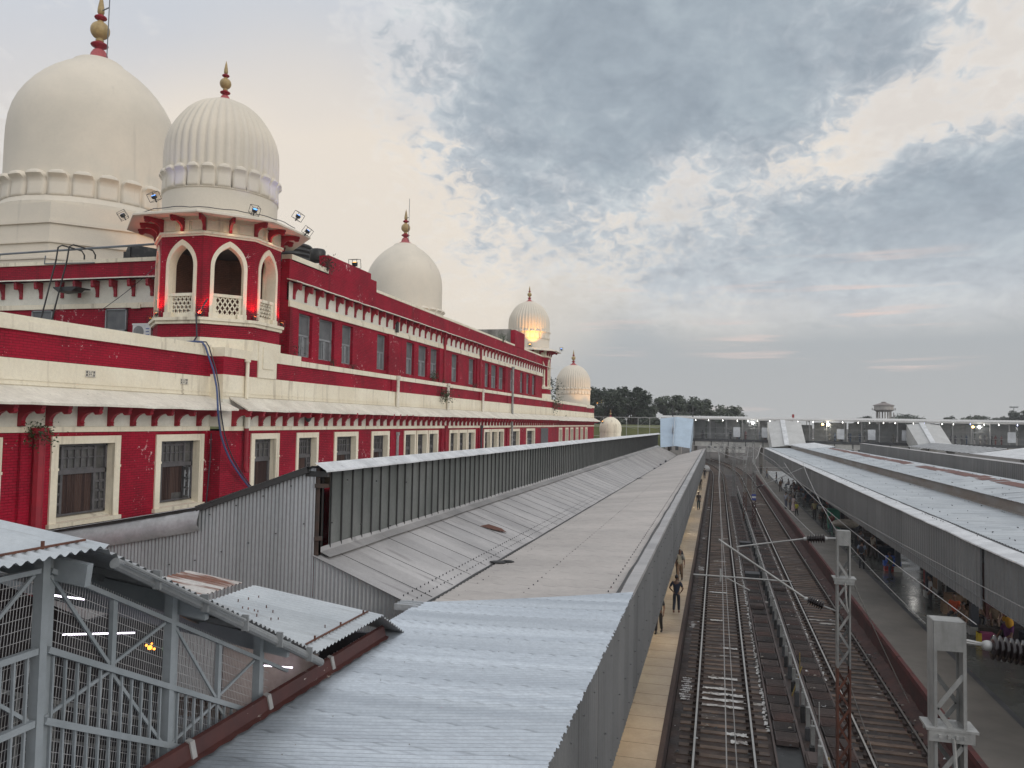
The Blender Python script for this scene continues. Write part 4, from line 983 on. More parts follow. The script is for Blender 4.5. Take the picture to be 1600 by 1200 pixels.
m.add(vs, [(2*i,2*i+2,2*i+3,2*i+1) for i in range(k-1)]); m.build('gable_wall', M['gable'], CL)
m = MB(); m.bar((-10.2,YN-.08,8.36),(-13.48,YN-.08,7.20),.10,.16); m.bar((-13.48,YN-.06,7.2),(-18.6,YN-.06,6.3),.06,.1); m.build('gable_verge', M['mull'], CL)
m = MB()
for k in range(26): x = -17.5+k*.4; m.box(x-.015,x+.015,YN-.05,YN-.02,gable_top(x)-.3 if k % 2 else gable_top(x)-1.4,gable_top(x)-.27 if k % 2 else gable_top(x)-1.37)
m.build('gable_bolts', M['mull'], CL)
m = MB(); vs = []; n = 26
for i in range(n+1):
    t = i/n; x = -19.2+5.85*t; z = gable_top(max(x,-18.6)); vs += [(x,YN+.10,z+.03),(x,YN-.10-.05*rg.random(),z-.08),(x,YN-.20-.06*rg.random(),z-.42-.03*rg.random()),(x,YN-.09,z-.62)]
m.add(vs, [(4*i+k,4*i+k+4,4*i+k+5,4*i+k+1) for i in range(n) for k in (0,1,2)]); m.build('wall_flashing', M['silver'], CL, smooth=True)
for k, y in enumerate((22,32,42,52,62,72,82,92,102,112)):
    m = MB(); m.box(-7.12,-6.88,y-.12,y+.12,PZ,4.6); m.build('column', M['colblue'], CL)
# lamps that hang under the canopy and light the platform edge
for k in range(13):
    y = 12+k*10.5; m = MB(); m.box(-3.2,-3.1,y-.6,y+.6,3.72,3.78); o = m.build('tube_lamp', M['lampwarm'], CL)
    lamp('AREA', 'platform_light', (-3.15,y,3.68), PLAT_E, (1.,.85,.60), .12, (0.25,0,-1), sy=1.2)
# ------------------------------------------------------------------ right platform canopy
CR = thing('platform_canopy', 'long grey canopy with deep dark fascia and rust patched ridge over the grey platform', 'platform canopy', (10.8, 30, PZ))
XR = 8.25
m = MB(); m.corr((XR,6,4.36),(XR,28.2,4.28),(XR,28.2,6.0),(XR,6,6.02), .35, .012, shape='trap', per=6); m.corr((XR-.03,28.25,3.94),(XR-.03,148,3.72),(XR-.03,148,5.66),(XR-.03,28.25,5.98), .35, .012, shape='trap', per=6, jit=.006); m.build('fascia', M['fascia2'], CR)
m = MB(); m.bar((XR-.06,28.3,4.05),(XR-.06,28.3,5.95),.05); m.bar((XR-.05,6,4.35),(XR-.05,148,4.0),.02,.03); m.build('fascia_trim', M['fascia'], CR)
m = MB(); vs = []; n = 120
for i in range(n+1):
    y = 6+142*i/n; z = 6.03-.31*i/n; j = rg.uniform(-.03,.03); vs += [(XR-.13+j,y,z-.03),(XR-.12+j,y,z+.01),(XR+.50,y,z+.10)]
m.add(vs, [(3*i+k,3*i+k+1,3*i+k+4,3*i+k+3) for i in range(n) for k in (0,1)]); m.build('edge_sheet', M['whitesheet'], CR)
m = MB(); vs = []
for i in range(n+1):
    y = 6+142*i/n; z = 6.03-.31*i/n; j = rg.uniform(-.03,.02); vs += [(XR+.47+j,y,z+.10),(XR+.60+j,y,z+.115)]
m.add(vs, [(2*i,2*i+1,2*i+3,2*i+2) for i in range(n)]); m.build('roof_gap', M['mull'], CR)
def zl(x, y): return 6.12+.02*(x-XR)-.31*(y-18)/130
m = MB(); m.corr((XR+.53,6,zl(XR+.5,6)),(XR+.53,148,zl(XR+.5,148)),(12.35,148,zl(12.3,148)+.0),(12.35,6,zl(12.3,6)), .26, .016); m.build('lower_roof', M['bluegal'], CR)
m = MB(); m.add([(12.3,6,zl(12.3,6)-.02),(12.3,148,zl(12.3,148)-.02),(12.3,148,zl(12.3,148)+.55),(12.3,6,zl(12.3,6)+.55)], [(0,1,2,3)]); m.bar((12.26,6,zl(12.3,6)+.04),(12.26,148,zl(12.3,148)+.04),.05,.12); m.build('step_fascia', M['rustpale'], CR)
m = MB(); m.corr((12.12,6,zl(12.3,6)+.56),(12.12,118,zl(12.3,118)+.56),(15.1,118,zl(12.3,118)+.92),(15.1,6,zl(12.3,6)+.92), .26, .016, jit=.006)
m.corr((15.1,6,zl(12.3,6)+.92),(15.1,118,zl(12.3,118)+.92),(18.3,118,zl(12.3,118)+.45),(18.3,6,zl(12.3,6)+.45), .26, .016); m.build('upper_roof', M['bluegal'], CR)
m = MB(); m.corr((12.12,118,zl(12.3,118)+.6),(12.12,142,zl(12.3,142)+.6),(16,142,zl(12.3,142)+1.0),(16,118,zl(12.3,118)+.95), 1.3, .10, per=6); m.build('skylight_roof', M['whitesheet'], CR)
m = MB(); y = 20.
while y < 112:
    L = rg.uniform(.9, 3.2); x0 = 14.15+rg.uniform(-.12,.12)
    if rg.random() < .88: z = zl(12.3,y)+.56+.36*(x0-12.12)/2.98+.022; m.add([(x0,y,z),(x0,y+L,z),(x0+.75+rg.uniform(-.15,.05),y+L,z+.09),(x0+.75,y,z+.09)], [(0,1,2,3)])
    y += L+rg.uniform(.0,.5)
m.build('ridge_patch', M['rustroof'], CR)
m = MB(); y = 19.
while y < 114:
    L = rg.uniform(.5,1.6); x0 = 14.15+rg.uniform(-.1,.2)
    if rg.random() < .45: z = zl(12.3,y)+.56+.36*(x0-12.12)/2.98+.017; m.add([(x0,y,z),(x0,y+L,z),(x0+.8,y+L*.9,z+.096),(x0+.75,y,z+.092)], [(0,1,2,3)])
    y += 1.3
m.build('ridge_peeling', M['whitesheet'], CR)
m = MB()
for k in range(430):       # bolts and stains
    y = 18+rg.random()*100; x = rg.choice((8.45,9.3,10.6,11.9,12.5,13.4,14.9))+rg.uniform(-.03,.03)
    z = zl(x,y)+.02 if x < 12.2 else zl(12.3,y)+.58+.36*(x-12.12)/2.98
    m.box(x-.012,x+.012,y-.012,y+.012,z,z+.035)
for k in range(75):
    y = 20+rg.random()*95; L = rg.uniform(.4,1.5)
    if k % 2: x = rg.uniform(12.2,13.2); z = zl(12.3,y)+.58+.36*(x-12.12)/2.98+.012; m.add([(x,y,z),(x+L,y,z+.121*L),(x+L,y+.035,z+.121*L),(x,y+.05,z)], [(0,1,2,3)])
    else: x = rg.uniform(9,11); z = zl(x,y)+.03; m.add([(x,y,z),(x+L,y,z+.02*L),(x+L,y+.03,z+.02*L),(x,y+.045,z)], [(0,1,2,3)])
m.build('roof_bolts', M['darkgrey'], CR)
for y in [8.8,16.2,23.6,31.,38.4,45.9,53.3,60.7,68.,75.5,83.,90.5,98.,105.5,113.]:
    c = MB().box(10.68,10.98,y-.15,y+.15,PZ+.3,4.6).build('column', M['colblue'], CR); MB().box(10.6,11.06,y-.23,y+.23,PZ,PZ+.32).build('plinth', M['colwhite'], c)
    m = MB(); m.bar((10.83,y,4.4),(XR+.2,y,5.6),.12,.2); m.bar((10.83,y,4.4),(13.8,y,5.9),.12,.2); m.build('roof_bracket', M['colblue'], CR)
m = MB(); m.box(13.66,13.94,61.9,63.6,4.5,4.56); m.build('tube_lamp', M['lampwhite'], CR)
m = MB(); m.box(13.74,13.86,89,90.6,4.5,4.56); m.build('tube_lamp', M['lampwhite'], CR)
# third canopy beyond
C3 = thing('platform_canopy', 'farther low grey canopy with striped skylight roof past the rust patched one', 'platform canopy', (26, 80, PZ))
m = MB(); m.corr((22.,40,4.0),(22.,135,3.9),(22.,135,7.15),(22.,40,7.15), .4, .014, shape='trap', per=6); m.build('fascia', M['fascia'], C3)
m = MB(); m.add([(21.95,40,7.18),(21.95,135,7.18),(22.6,135,7.22),(22.6,40,7.22)], [(0,1,2,3)]); m.build('edge_sheet', M['oldmetal'], C3)
m = MB(); m.corr((23.4,40,7.40),(23.4,83,7.40),(29,83,8.25),(29,40,8.25), .3, .015); m.build('roof_sheet', M['whitesheet'], C3)
m = MB()
for k in range(18): y = 83.3+k*1.45; m.add([(23.4,y,7.41),(23.4,y+.8,7.41),(26.5,y+.8,7.97),(26.5,y,7.97)],[(0,1,2,3)])
m.build('skylight_strip', M['whitesheet'], C3)
m = MB(); m.add([(23.4,83,7.38),(23.4,110,7.38),(26.5,110,7.93),(26.5,83,7.93)],[(0,1,2,3)]); m.build('skylight_glass', M['mull'], C3)
for y in (60,75,90,105): MB().box(26,26.3,y-.15,y+.15,PZ,5.5).build('column', M['colblue'], C3)

# ------------------------------------------------------------------ covered stair in the near left corner
ST = thing('covered_stairway', 'grey steel stairway enclosed in wire mesh under corrugated roofs', 'covered stairway', (-8, 9, PZ))
XS, XO, XL2 = -6.80, -6.36, -12.2
sl_ = -.515
def ez(y): # eave height
    return 8.27 if y < 7.15 else (8.27+sl_*(y-7.15) if y < 11.95 else 5.80)
# roofs: level landing, flight, lower landing, second flight
ri = .13
def rquad(y0, z0, y1, z1, nm, mt, w=4.9, pitch=.13):
    m = MB(); m.corr((XO,y0,z0),(XO,y1,z1),(XO-w,y1,z1+ri*w),(XO-w,y0,z0+ri*w), pitch, .020, per=6, nv=2); return m.build(nm, M[mt], ST)
rquad(1.0, 8.27, 7.15, 8.27, 'landing_roof', 'bluegal')
rquad(7.10, 8.235, 11.95, 5.78, 'flight_roof', 'gable')
rquad(11.90, 5.83, 14.5, 5.83, 'lower_roof', 'bluegal', 2.9)
rquad(14.48, 5.80, 15.7, 5.15, 'lower_flight_roof', 'gable', 2.9)
m = MB(); m.corr((XO-3.1,12.4,6.28),(XO-3.1,14.35,6.28),(XO-4.4,14.35,6.44),(XO-4.4,12.4,6.44), .13, .018, per=6); m.build('rusty_roof_sheet', M['ruststreak'], ST)
m = MB()
for (ya, yb, z0, x) in ((1.5,7.1,8.31,XO-.28),(12.0,14.4,5.88,XO-.30)):   # batten with hook bolts along the eave
    m.bar((x,ya,z0+.02),(x,yb,z0+.02),.035,.02)
    y = ya+.3
    while y < yb: m.box(x-.013,x+.013,y-.013,y+.013,z0,z0+.085); y += .95
for k in range(14): y = 12.2+rg.random()*2.1; x = XO-.5-rg.random()*2; m.box(x-.007,x+.007,y-.007,y+.007,5.83+ri*(XO-x),5.83+ri*(XO-x)+.055)
m.build('roof_batten', M['rust'], ST)
# gutter under the flight eave
m = MB()
pts = [(XO+.03, y, ez(y)-.16) for y in (7.2,8,9,10,11,11.8,11.92)]
m.tube(pts, .062, 10); m.tube([(XO+.16,7.2,8.1),(XO+.16,9.5,6.93)], .022, 6)
for y in (7.8,8.7,9.6,10.5,11.4): m.bar((XO+.1,y,ez(y)-.25),(XO+.1,y,ez(y)-.03),.03,.10)
m.build('gutter', M['bridgegrey'], ST)
# frames: posts, sloping rails
def zr(y, h): # h above the landing floor at z = 5.35
    b = 5.45+h; return b if y < 6.75 else (b+sl_*(y-6.75) if y < 11.6 else b+sl_*(11.6-6.75))
posts = [3.0, 4.85, 6.72, 8.75, 10.8]
for y in posts:
    m = MB(); m.box(XS-.06,XS+.06,y-.045,y+.045,PZ,ez(y)-.03); m.box(XS-.05,XS+.0,y+.045,y+.17,PZ,ez(y)-.1); m.build('post', M['stairpaint'], ST)
m = MB()
for y in (4.85, 6.72, 8.75, 10.8):     # roof beam ends cut off under the eave
    m.bar((XL2,y+.18,ez(y)+.45),(XO-.02,y+.18,ez(y)-.27),.08,.24)
m.build('roof_beam', M['stairpaint'], ST)
def rail(h, w, hh):
    m = MB(); m.bar((XS+.035,1.5,zr(1,h)),(XS+.035,6.65,zr(1,h)),w,hh); m.bar((XS+.035,6.79,zr(6.79,h)),(XS+.035,11.6,zr(11.6,h)),w,hh); m.build('rail', M['stairpaint'], ST)
rail(1.82-.02, .07, .065); rail(1.07, .07, .07); rail(.40, .07, .07); rail(2.62, .055, .05)
for y in (7.75, 9.8, 5.8, 3.9):
    m = MB(); m.box(XS-.03,XS+.03,y-.034,y+.034,zr(y,1.8),zr(y,2.62)); m.build('middle_post', M['stairpaint'], ST)
m = MB()
for y0, y1 in zip(posts, posts[1:]):
    ym = (y0+y1)/2
    for (a, ha, b, hb) in ((y0+.1,2.55,ym,1.85),(ym,1.85,y1-.1,2.55),(y0+.1,.45,ym,1.02),(ym,1.02,y1-.1,.45)) if False else ((y0+.1,2.58,ym,1.84),(ym,1.84,y1-.1,2.58),(y0+.1,1.10,ym,1.78),(ym,1.78,y1-.1,1.10)):
        m.bar((XS,a,zr(a,ha)),(XS,b,zr(b,hb)),.026,.036)
m.build('brace', M['stairpaint'], ST)
m = MB()
for y0, y1 in zip(posts, posts[1:]):
    n = 12 if y0 > 4 else 11
    for k in range(1, n):
        y = y0+(y1-y0)*k/n; m.box(XS+.0,XS+.035,y-.011,y+.011,zr(y,1.10),zr(y,1.76)); m.box(XS+.0,XS+.035,y-.011,y+.011,zr(y,-.6),zr(y,1.04))
m.build('balusters', M['stairpaint'], ST)
m = MB(); y = 2.0
while y < 10.9:
    if min(abs(y-p) for p in posts) > .07:
        za, zb = zr(y,-.5), zr(y,2.6); m.add([(XS-.06,y-.004,za),(XS-.06,y+.004,za),(XS-.06,y+.22+.004,zb),(XS-.06,y+.22-.004,zb)], [(0,1,2,3)])
    y += .038
h = -.5
while h < 2.6:
    for (a, b) in ((2.0,6.75),(6.75,11.2)):
        m.add([(XS-.062,a,zr(a,h)-.0035),(XS-.062,b,zr(b,h)-.0035),(XS-.062,b,zr(b,h)+.0035),(XS-.062,a,zr(a,h)+.0035)], [(0,1,2,3)])
    h += .115
m.build('wire_mesh', M['wiremesh'], ST)
# inside: floors, flight of steps, far wall, ceiling purlins, wall panel, tube lights
m = MB(); m.box(XL2,XS-.2,1,6.9,5.30,5.42); n = 16
for k in range(n): y = 6.9+k*.30; z = 5.42-(k+1)*.155; m.box(XL2,XS-.2,y,y+.30,z-.2,z)
m.box(XL2,XS-.2,11.7,15.5,2.7,2.94); m.build('stair_floor', M['darkgrey'], ST)
m = MB(); m.prism([(1,2.5),(14.4,2.5),(14.4,5.9),(11.95,5.95),(7.15,8.6),(1,8.7)],(-11.0,0,0),(0,1,0),(0,0,1),(-.1,0,0)); m.box(XL2+1.2,XS-.5,16,16.1,2.6,5.0); m.build('far_wall', M['darkin'], ST)
m = MB(); m.box(-9.3,-7.3,13.55,13.65,3.0,5.3); m.build('wall_panel', M['pinkwall'], ST)
m = MB()
for k in range(9):
    y = 3+k*1.05; m.bar((XL2,y,ez(y)+.52),(XS-.1,y,ez(y)-.02),.05,.08)
for x in (-8.0,-9.3,-10.8): m.bar((x,7.2,ez(7.2)+.13*(XO-x)-.1),(x,11.9,ez(11.9)+.13*(XO-x)-.1),.05,.08)
m.bar((-8.6,7.0,6.7),(-8.6,11.5,4.5),.06,.05); m.bar((-8.6,7.0,6.2),(-8.6,11.5,4.0),.04,.04)
for k in range(8): y = 7+k*.6; m.bar((-8.6,y,6.7-.49*(y-7)-1.1),(-8.6,y,6.7-.49*(y-7)),.03)
m.build('inner_framework', M['bridgegrey'], ST)
for (p, q) in (((-9.,8.95,7.19),(-9.,9.66,6.97)),((-9.,9.3,6.55),(-8.85,10.55,6.27)),((-8.2,13.2,5.05),(-7.7,13.4,5.0))):
    m = MB(); m.tube([p,q], .012, 8); m.build('tube_light', M['lamptube'], ST)
lamp('POINT', 'stair_tube_glow', (-9.,9.9,6.3), 4, (.85,.8,1.), .3)
lamp('POINT', 'stair_tube_glow', (-8.6,12.7,4.7), 9, (1.,.9,.85), .3)
# red oxide upstand between stair and canopy sheet
m = MB(); vs = []; n = 60
for i in range(n+1):
    y = 3+12.0*i/n; z = zv(17)+.10; j = .03*((i % 2)*2-1)
    vs += [(XS+.18,y,z+.27),(XS+.23,y,z+.25),(XS+.28,y,z+.07),(XS+.37+j*.6,y,z+.045)]
m.add(vs, [(4*i+k,4*i+k+1,4*i+k+5,4*i+k+4) for i in range(n) for k in (0,1,2)]); u = m.build('upstand_flashing', M['rustbrown'], ST)
m = MB()
for y in (8.9,10.7,12.7): m.prism([(XS+.17,zv(17)+.385),(XS+.25,zv(17)+.37),(XS+.305,zv(17)+.16),(XS+.26,zv(17)+.14)],(0,y,0),(1,0,0),(0,0,1),(0,.09,0))
m.build('flashing_joint', M['wirewhite'], u)
o = tag(MB().ell((0,0,0),.04,.04,.036,10,6).ell((.06,.03,-.025),.022,.022,.02,8,6).ell((-.045,-.03,.04),.02,.022,.02,8,6).ell((.02,.02,.06),.016,.016,.016,8,6).build('festive_lamp', M['lamporange']), 'glowing orange festive lamp hanging behind the stair mesh', 'lamp'); o.location = (-9.,11.1,5.88)
o = tag(MB().ell((0,0,0),.07,.05,.05,8,5).ell((.1,.04,-.04),.06,.05,.04,8,5).ell((.04,-.02,-.12),.05,.04,.05,8,5).build('leaf_garland', M['green']), 'small green leaf garland beside the glowing orange lamp', 'garland'); o.location = (-8.85,11.3,5.82)
lamp('POINT', 'festive_glow', (-8.9,11.0,5.75), 6, (1.,.4,.08), .1)
# ------------------------------------------------------------------ far footbridge
FB = thing('footbridge', 'long covered footbridge with lit lamps crossing all the tracks', 'footbridge', (10, 155, -.2))
BY = 155.; bx0, bx1 = -10.5, 75.
m = MB(); m.corr((bx0,BY-2.6,10.95),(bx1,BY-2.6,11.08),(bx1,BY+2.6,11.5),(bx0,BY+2.6,11.4), .5, .02); m.box(bx0,bx1,BY-2.66,BY-2.6,10.72,10.98); m.build('roof', M['bridgeroof'], FB)
m = MB(); m.box(bx0,bx1,BY-2.45,BY+2.4,6.75,6.95); m.box(bx0,bx1,BY-2.5,BY-2.35,6.6,7.1); m.build('deck', M['darkgrey'], FB)
m = MB(); m.box(bx0+6,bx1,BY-2.4,BY-2.2,5.75,6.6); m.box(bx0+6,bx1,BY-2.5,BY-2.1,5.65,5.76); m.box(bx0+6,bx1,BY+2.0,BY+2.2,5.75,6.6)
m.build('girder', M['bridgewhite'], FB)
m = MB(); x = bx0+6.3
while x < bx1: m.box(x-.08,x+.08,BY-2.52,BY-2.4,5.8,6.75); x += 3.1
m.build('girder_stiffeners', M['darkgrey'], FB)
k = 0; x = bx0+.3
while x < bx1:
    m = MB(); m.box(x-.07,x+.07,BY-2.5,BY-2.36,6.9,10.8); m.box(x-.06,x+.06,BY+2.3,BY+2.4,6.9,11.2); m.bar((x,BY-2.4,10.5),(x,BY+2.4,10.9),.1); m.build('post', M['postgrey'], FB); x += 2.95; k += 1
m = MB(); m.box(bx0,bx1,BY-2.46,BY-2.42,8.05,8.13); m.box(bx0,bx1,BY-2.46,BY-2.42,9.15,9.21); m.box(bx0,bx1,BY+2.3,BY+2.34,8.05,8.13)
x = bx0
while x < bx1: m.box(x-.014,x+.014,BY-2.45,BY-2.42,6.95,8.05); x += .30
m.build('railing', M['postgrey'], FB)
m = MB(); x = bx0
while x < bx1: m.box(x-.006,x+.006,BY-2.42,BY-2.41,8.1,10.7); x += .20
z = 8.3
while z < 10.6: m.box(bx0,bx1,BY-2.42,BY-2.41,z,z+.012); z += .3
m.build('wire_mesh', M['bridgegrey'], FB)
m = MB(); x = bx0+2; rg = random.Random(4)
while x < bx1: 
    w = rg.uniform(1.2,3.0); m.box(x,x+w,BY+2.32,BY+2.38,6.95,rg.uniform(9.9,11.0)); x += w+rg.uniform(.0,.35)
m.build('back_panel', M['bridgegrey'], FB)
for x in (2.9,8.0,21.0,26.2,31.8,48.5,54.4,66):
    MB().box(x,x+1.25,BY-2.56,BY-2.48,7.5,9.35).build('notice_board', M['board'], FB)
rg = random.Random(12); x = -4.; k = 0
while x < 62:
    big = k % 7 == 2
    m = MB(); s = .065; m.ell((x,BY-1.9,10.52),s,s,s,8,6); m.bar((x,BY-1.9,10.55),(x,BY-1.9,10.95),.04)
    m.build('lamp', M['lampblue' if (k % 3 == 2 and x > 30) else 'lampwhite'], FB); x += rg.uniform(1.7,3.1); k += 1
for x, w in ((6.4,1),(18.6,0),(19.6,1),(44.2,1),(43.2,0)):
    m = MB(); m.ell((x,BY-2.3,10.15),.22,.16,.2,10,8); m.build('flood_lamp', M['lampwhite' if w else 'lampwarm'], FB)
lamp('POINT', 'bridge_glow', (6.4,BY-2.7,10.1), 260, (1,.97,.9), .2); lamp('POINT', 'bridge_glow', (19.6,BY-2.7,10.1), 260, (1,.93,.75), .2); lamp('POINT', 'bridge_glow', (44.2,BY-2.7,10.1), 260, (1,.97,.9), .2)
for x in (-4,8,30,52,72):
    MB().box(x-.25,x+.25,BY-1.6,BY-1.1,-.2,6.7).box(x-.25,x+.25,BY+1.1,BY+1.6,-.2,6.7).build('pier', M['conc'], FB)
m = MB(); m.bar((-8.4,BY,10.9),(-8.4,BY,13.3),.22); m.bar((-4.6,BY,10.9),(-4.6,BY,13.3),.22); m.bar((-8.4,BY,11.9),(-4.6,BY,11.9),.2); m.build('roof_frame', M['mull'], FB)
m = MB(); m.bar((13.5,BY-2.4,11.1),(13.5,BY-2.4,11.9),.06); m.box(13.3,13.7,BY-2.45,BY-2.4,11.3,11.9); m.build('red_beacon', M['cratered'], FB)
# stair covers dropping towards the camera
def stair_cover(x0, x1, xb0, xb1, y1, zt, zb, mt, lab, patch):
    m = MB(); y0 = BY-2.7; ym = (y0+y1)/2; n = 6; q = []
    for i in range(n+1):
        t = i/n; q += [(x0+(xb0-x0)*t,y0+(y1-y0)*t,zt+(zb-zt)*t),((x0+x1)/2+((xb0+xb1)/2-(x0+x1)/2)*t,y0+(y1-y0)*t,zt+(zb-zt)*t+.35),(x1+(xb1-x1)*t,y0+(y1-y0)*t,zt+(zb-zt)*t)]
    m.add(q, [(3*i+k,3*i+k+1,3*i+k+4,3*i+k+3) for i in range(n) for k in (0,1)])
    s = [(x1,y0,zt),(xb1,y1,zb),(xb1,y1,zb-2.6),(x1,y0,zt-3.2),(x0,y0,zt),(xb0,y1,zb),(xb0,y1,zb-2.6),(x0,y0,zt-3.2)]
    m.add(s, [(0,1,2,3),(7,6,5,4)]); o = m.build('stair_cover', M[mt], FB); o['label'] = lab
    m = MB(); a = Vector(((x0+x1)/2-.3,y0-.05,zt+.42)); b = Vector(((xb0+xb1)/2-.4,y1-.1,zb+.42)); m.bar(a, b, .8, .03, up=(0,.5,1)); m.build('ridge_strip', M['whitesheet'], o)
    if patch:
        a1 = a.lerp(b, .38)+Vector((-.3,0,.05)); b1 = a.lerp(b, .60)+Vector((-.3,0,.05)); m = MB(); m.bar(a1, b1, 1.5, .03, up=(0,.5,1)); m.build('patch', M['oldmetal'], o)
stair_cover(-10.6,-4.4,-10.0,-4.8,145.,10.75,5.4,'lightblue','pale blue sloping stair cover at the left end',True)
stair_cover(9.0,14.8,9.2,14.9,143.,10.45,6.0,'greystair','grey sloping stair cover over the right hand platform',False)
stair_cover(32.5,37.9,32.2,37.3,141.,10.35,6.4,'greystair','grey stepped stair cover over the farther platform',False)
# ------------------------------------------------------------------ beyond the bridge: fence, bank, trees, tower
structure(MB().add([(-120,162,.0),(-10.6,162,.0),(-10.6,166,9.0),(-120,166,9.4),(-120,200,9.6),(-10.6,200,9.4)],[(0,1,2,3),(3,2,5,4)]).build('grass_bank_terrain', M['scrub']))
fe = thing('mesh_fence', 'tall pale steel frame fence in front of the green bank beside the white dome', 'fence', (-18,150,0))
m = MB(); x = -30.
while x < -10.6: m.box(x-.05,x+.05,149.95,150.05,0,10.9); x += 2.2
m.box(-30,-10.6,149.97,150.03,10.8,10.9); m.box(-30,-10.6,149.97,150.03,9.0,9.08); m.box(-30,-10.6,149.97,150.03,7.2,7.28); m.build('frame', M['fencewhite'], fe)
m = MB(); x = -30.
for i in range(9): m.bar((-30+i*2.2,150.02,9.05),(-30+(i+1)*2.2,150.02,10.8 if i % 2 else 8.6),.035)
m.build('brace', M['fencewhite'], fe)
# small domed turret top
kt = thing('domed_turret', 'small white domed turret with red cap beyond the red station end', 'turret', (-18,136,PZ))
m = MB().lathe(dome_prof(1.92, 8.0, 10.75), 40, (-18,136,0)); kd = m.build('dome', M['cream'], kt, smooth=True); finial((-18,136), 10.72, 1.35, kd)
MB().lathe([(1.85,PZ),(1.85,8.02)], 32, (-18,136,0)).build('drum', M['cream'], kt, smooth=True)

LEAF = {}
def leaf_mesh(seed, R, H, nclump, nleaf, ls, spread=1.0):
    rn = random.Random(seed); m = MB()
    cl = []
    for i in range(nclump):
        a = rn.uniform(0, 6.283); ph = rn.uniform(-.25, 1.); rr = R*(.35+.65*math.sqrt(rn.random()))*math.cos(ph*1.2)**.6 if abs(ph) < 1.25 else 0
        cl.append((rr*math.cos(a)*spread, rr*math.sin(a)*spread, H*.55+H*.42*math.sin(ph*1.3)*rn.uniform(.75,1.08), R*rn.uniform(.13,.34)))
    for (cx, cy, cz, cr) in cl:
        for _ in range(nleaf//nclump):
            v = Vector((rn.gauss(0,1),rn.gauss(0,1),rn.gauss(0,1))).normalized()*cr*(rn.random()**.4); v.z *= .75
            p = Vector((cx,cy,cz))+v; a = Vector((rn.gauss(0,1),rn.gauss(0,1),rn.gauss(0,.6))).normalized(); b = a.cross(Vector((rn.gauss(0,1),rn.gauss(0,1),rn.gauss(0,1)))).normalized(); s = ls*rn.uniform(.6,1.3)
            m.add([p-a*s, p+b*s*.45, p+a*s, p-b*s*.45], [(0,1,2,3)])
    return m, cl
def tree(x, y, H, R, seed, mt, label, group='trees beyond the station', nleaf=5200, ls=.42, z=-.4):
    t = thing('tree', label, 'tree', None, group); t.location = (x,y,z)
    m, cl = leaf_mesh(seed, R, H, 62, int(nleaf*1.7), ls)
    m.build('crown', M[mt], t)
    tr = MB(); tr.tube([(0,0,0),(.1,.05,H*.2),(0,.1,H*.45),(.1,0,H*.72)], [R*.085,R*.065,R*.05,R*.02], 9)
    for (cx, cy, cz, cr) in cl[::3]:
        tr.tube([(0,.05,H*.32),(cx*.5,cy*.5,(H*.34+cz)/2),(cx,cy,cz)], [R*.03,R*.02,R*.006], 5, cap=False)
    tr.build('trunk', M['trunk'], t); return t
tree(-35.5,205,17.0,6.0,1,'leafB','mid green tree just past the far end of the red station')
tree(-27.5,196,18.7,6.4,2,'leafA','tallest dark dense tree between the white turret and the bridge')
tree(-21.5,200,18.8,6.2,3,'leafA','dark broad tree left of the roof frame on the bridge')
tree(-13.6,230,18.2,5.4,4,'leafB','paler airy tree behind the roof frame on the bridge')
tree(-6.2,236,17.5,6.2,5,'leafB','paler spreading tree right of the roof frame')
tree(2.8,250,15.2,6.4,6,'leafB','lowest broad pale tree where the treeline dips to the right')
for k, (x, y, H, R, lab) in enumerate([(58.2,345,14.6,4.6,'rounded tree left of the water tower'),(74.0,350,15.4,4.8,'bushy tree right of the water tower'),(86,400,15.6,9.5,'broad flat topped tree between the water tower and the last stair cover'),(105,400,15.4,6.,'low tree left of the pale airy one on the skyline'),(113,395,16.3,7.,'pale airy tree on the right skyline'),(124,400,15.8,5.,'low tree left of the light mast'),(131,395,18.6,6.6,'rounded dark tree under the light mast'),(140,400,16.5,6,'tree at the right edge of the skyline')]):
    tree(x, y, H, R, 20+k, 'leafA' if k in (0,1,6) else 'leafB', lab, 'trees on the right skyline', 3000, .55)
ug = MB(); ru = random.Random(55)
for _ in range(9000):
    x = ru.uniform(-62,10); y = 212+ru.uniform(-4,26); z = 7+ru.random()**.7*5.5*(.8+.25*math.sin(x*.55)); a = Vector((ru.gauss(0,1),ru.gauss(0,1),ru.gauss(0,.7))).normalized(); b = a.cross(Vector((ru.gauss(0,1),ru.gauss(0,1),ru.gauss(0,1)))).normalized(); s_ = ru.uniform(.4,.9)
    p = Vector((x,y,z)); ug.add([p-a*s_, p+b*s_*.5, p+a*s_, p-b*s_*.5], [(0,1,2,3)])
tag(ug.build('undergrowth', M['leafA']), 'dense undergrowth filling in below the trees', 'undergrowth', kind='stuff')
wt = thing('water_tower', 'round concrete water tower on columns above the trees', 'water tower', (66.2,350,-.4))
m = MB(); m.lathe([(2.4,16.3),(3.4,16.7),(4.0,17.15),(3.7,17.2),(3.7,18.8),(3.9,18.9)], 28, (66.2,350,0)); m.build('tank', M['tower'], wt, smooth=False)
m = MB(); m.lathe([(4.15,18.8),(4.05,19.0),(1.0,20.0),(.9,20.4),(.2,20.5)], 28, (66.2,350,0)); m.lathe([(4.5,17.05),(4.5,17.17),(3.7,17.17)], 28, (66.2,350,0)); m.build('roof', M['towerroof'], wt)
for k in range(8):
    a = k*math.pi/4; MB().bar((66.2+2.7*math.cos(a),350+2.7*math.sin(a),-.4),(66.2+2.7*math.cos(a),350+2.7*math.sin(a),16.5),.45).build('column', M['tower'], wt)
m = MB()
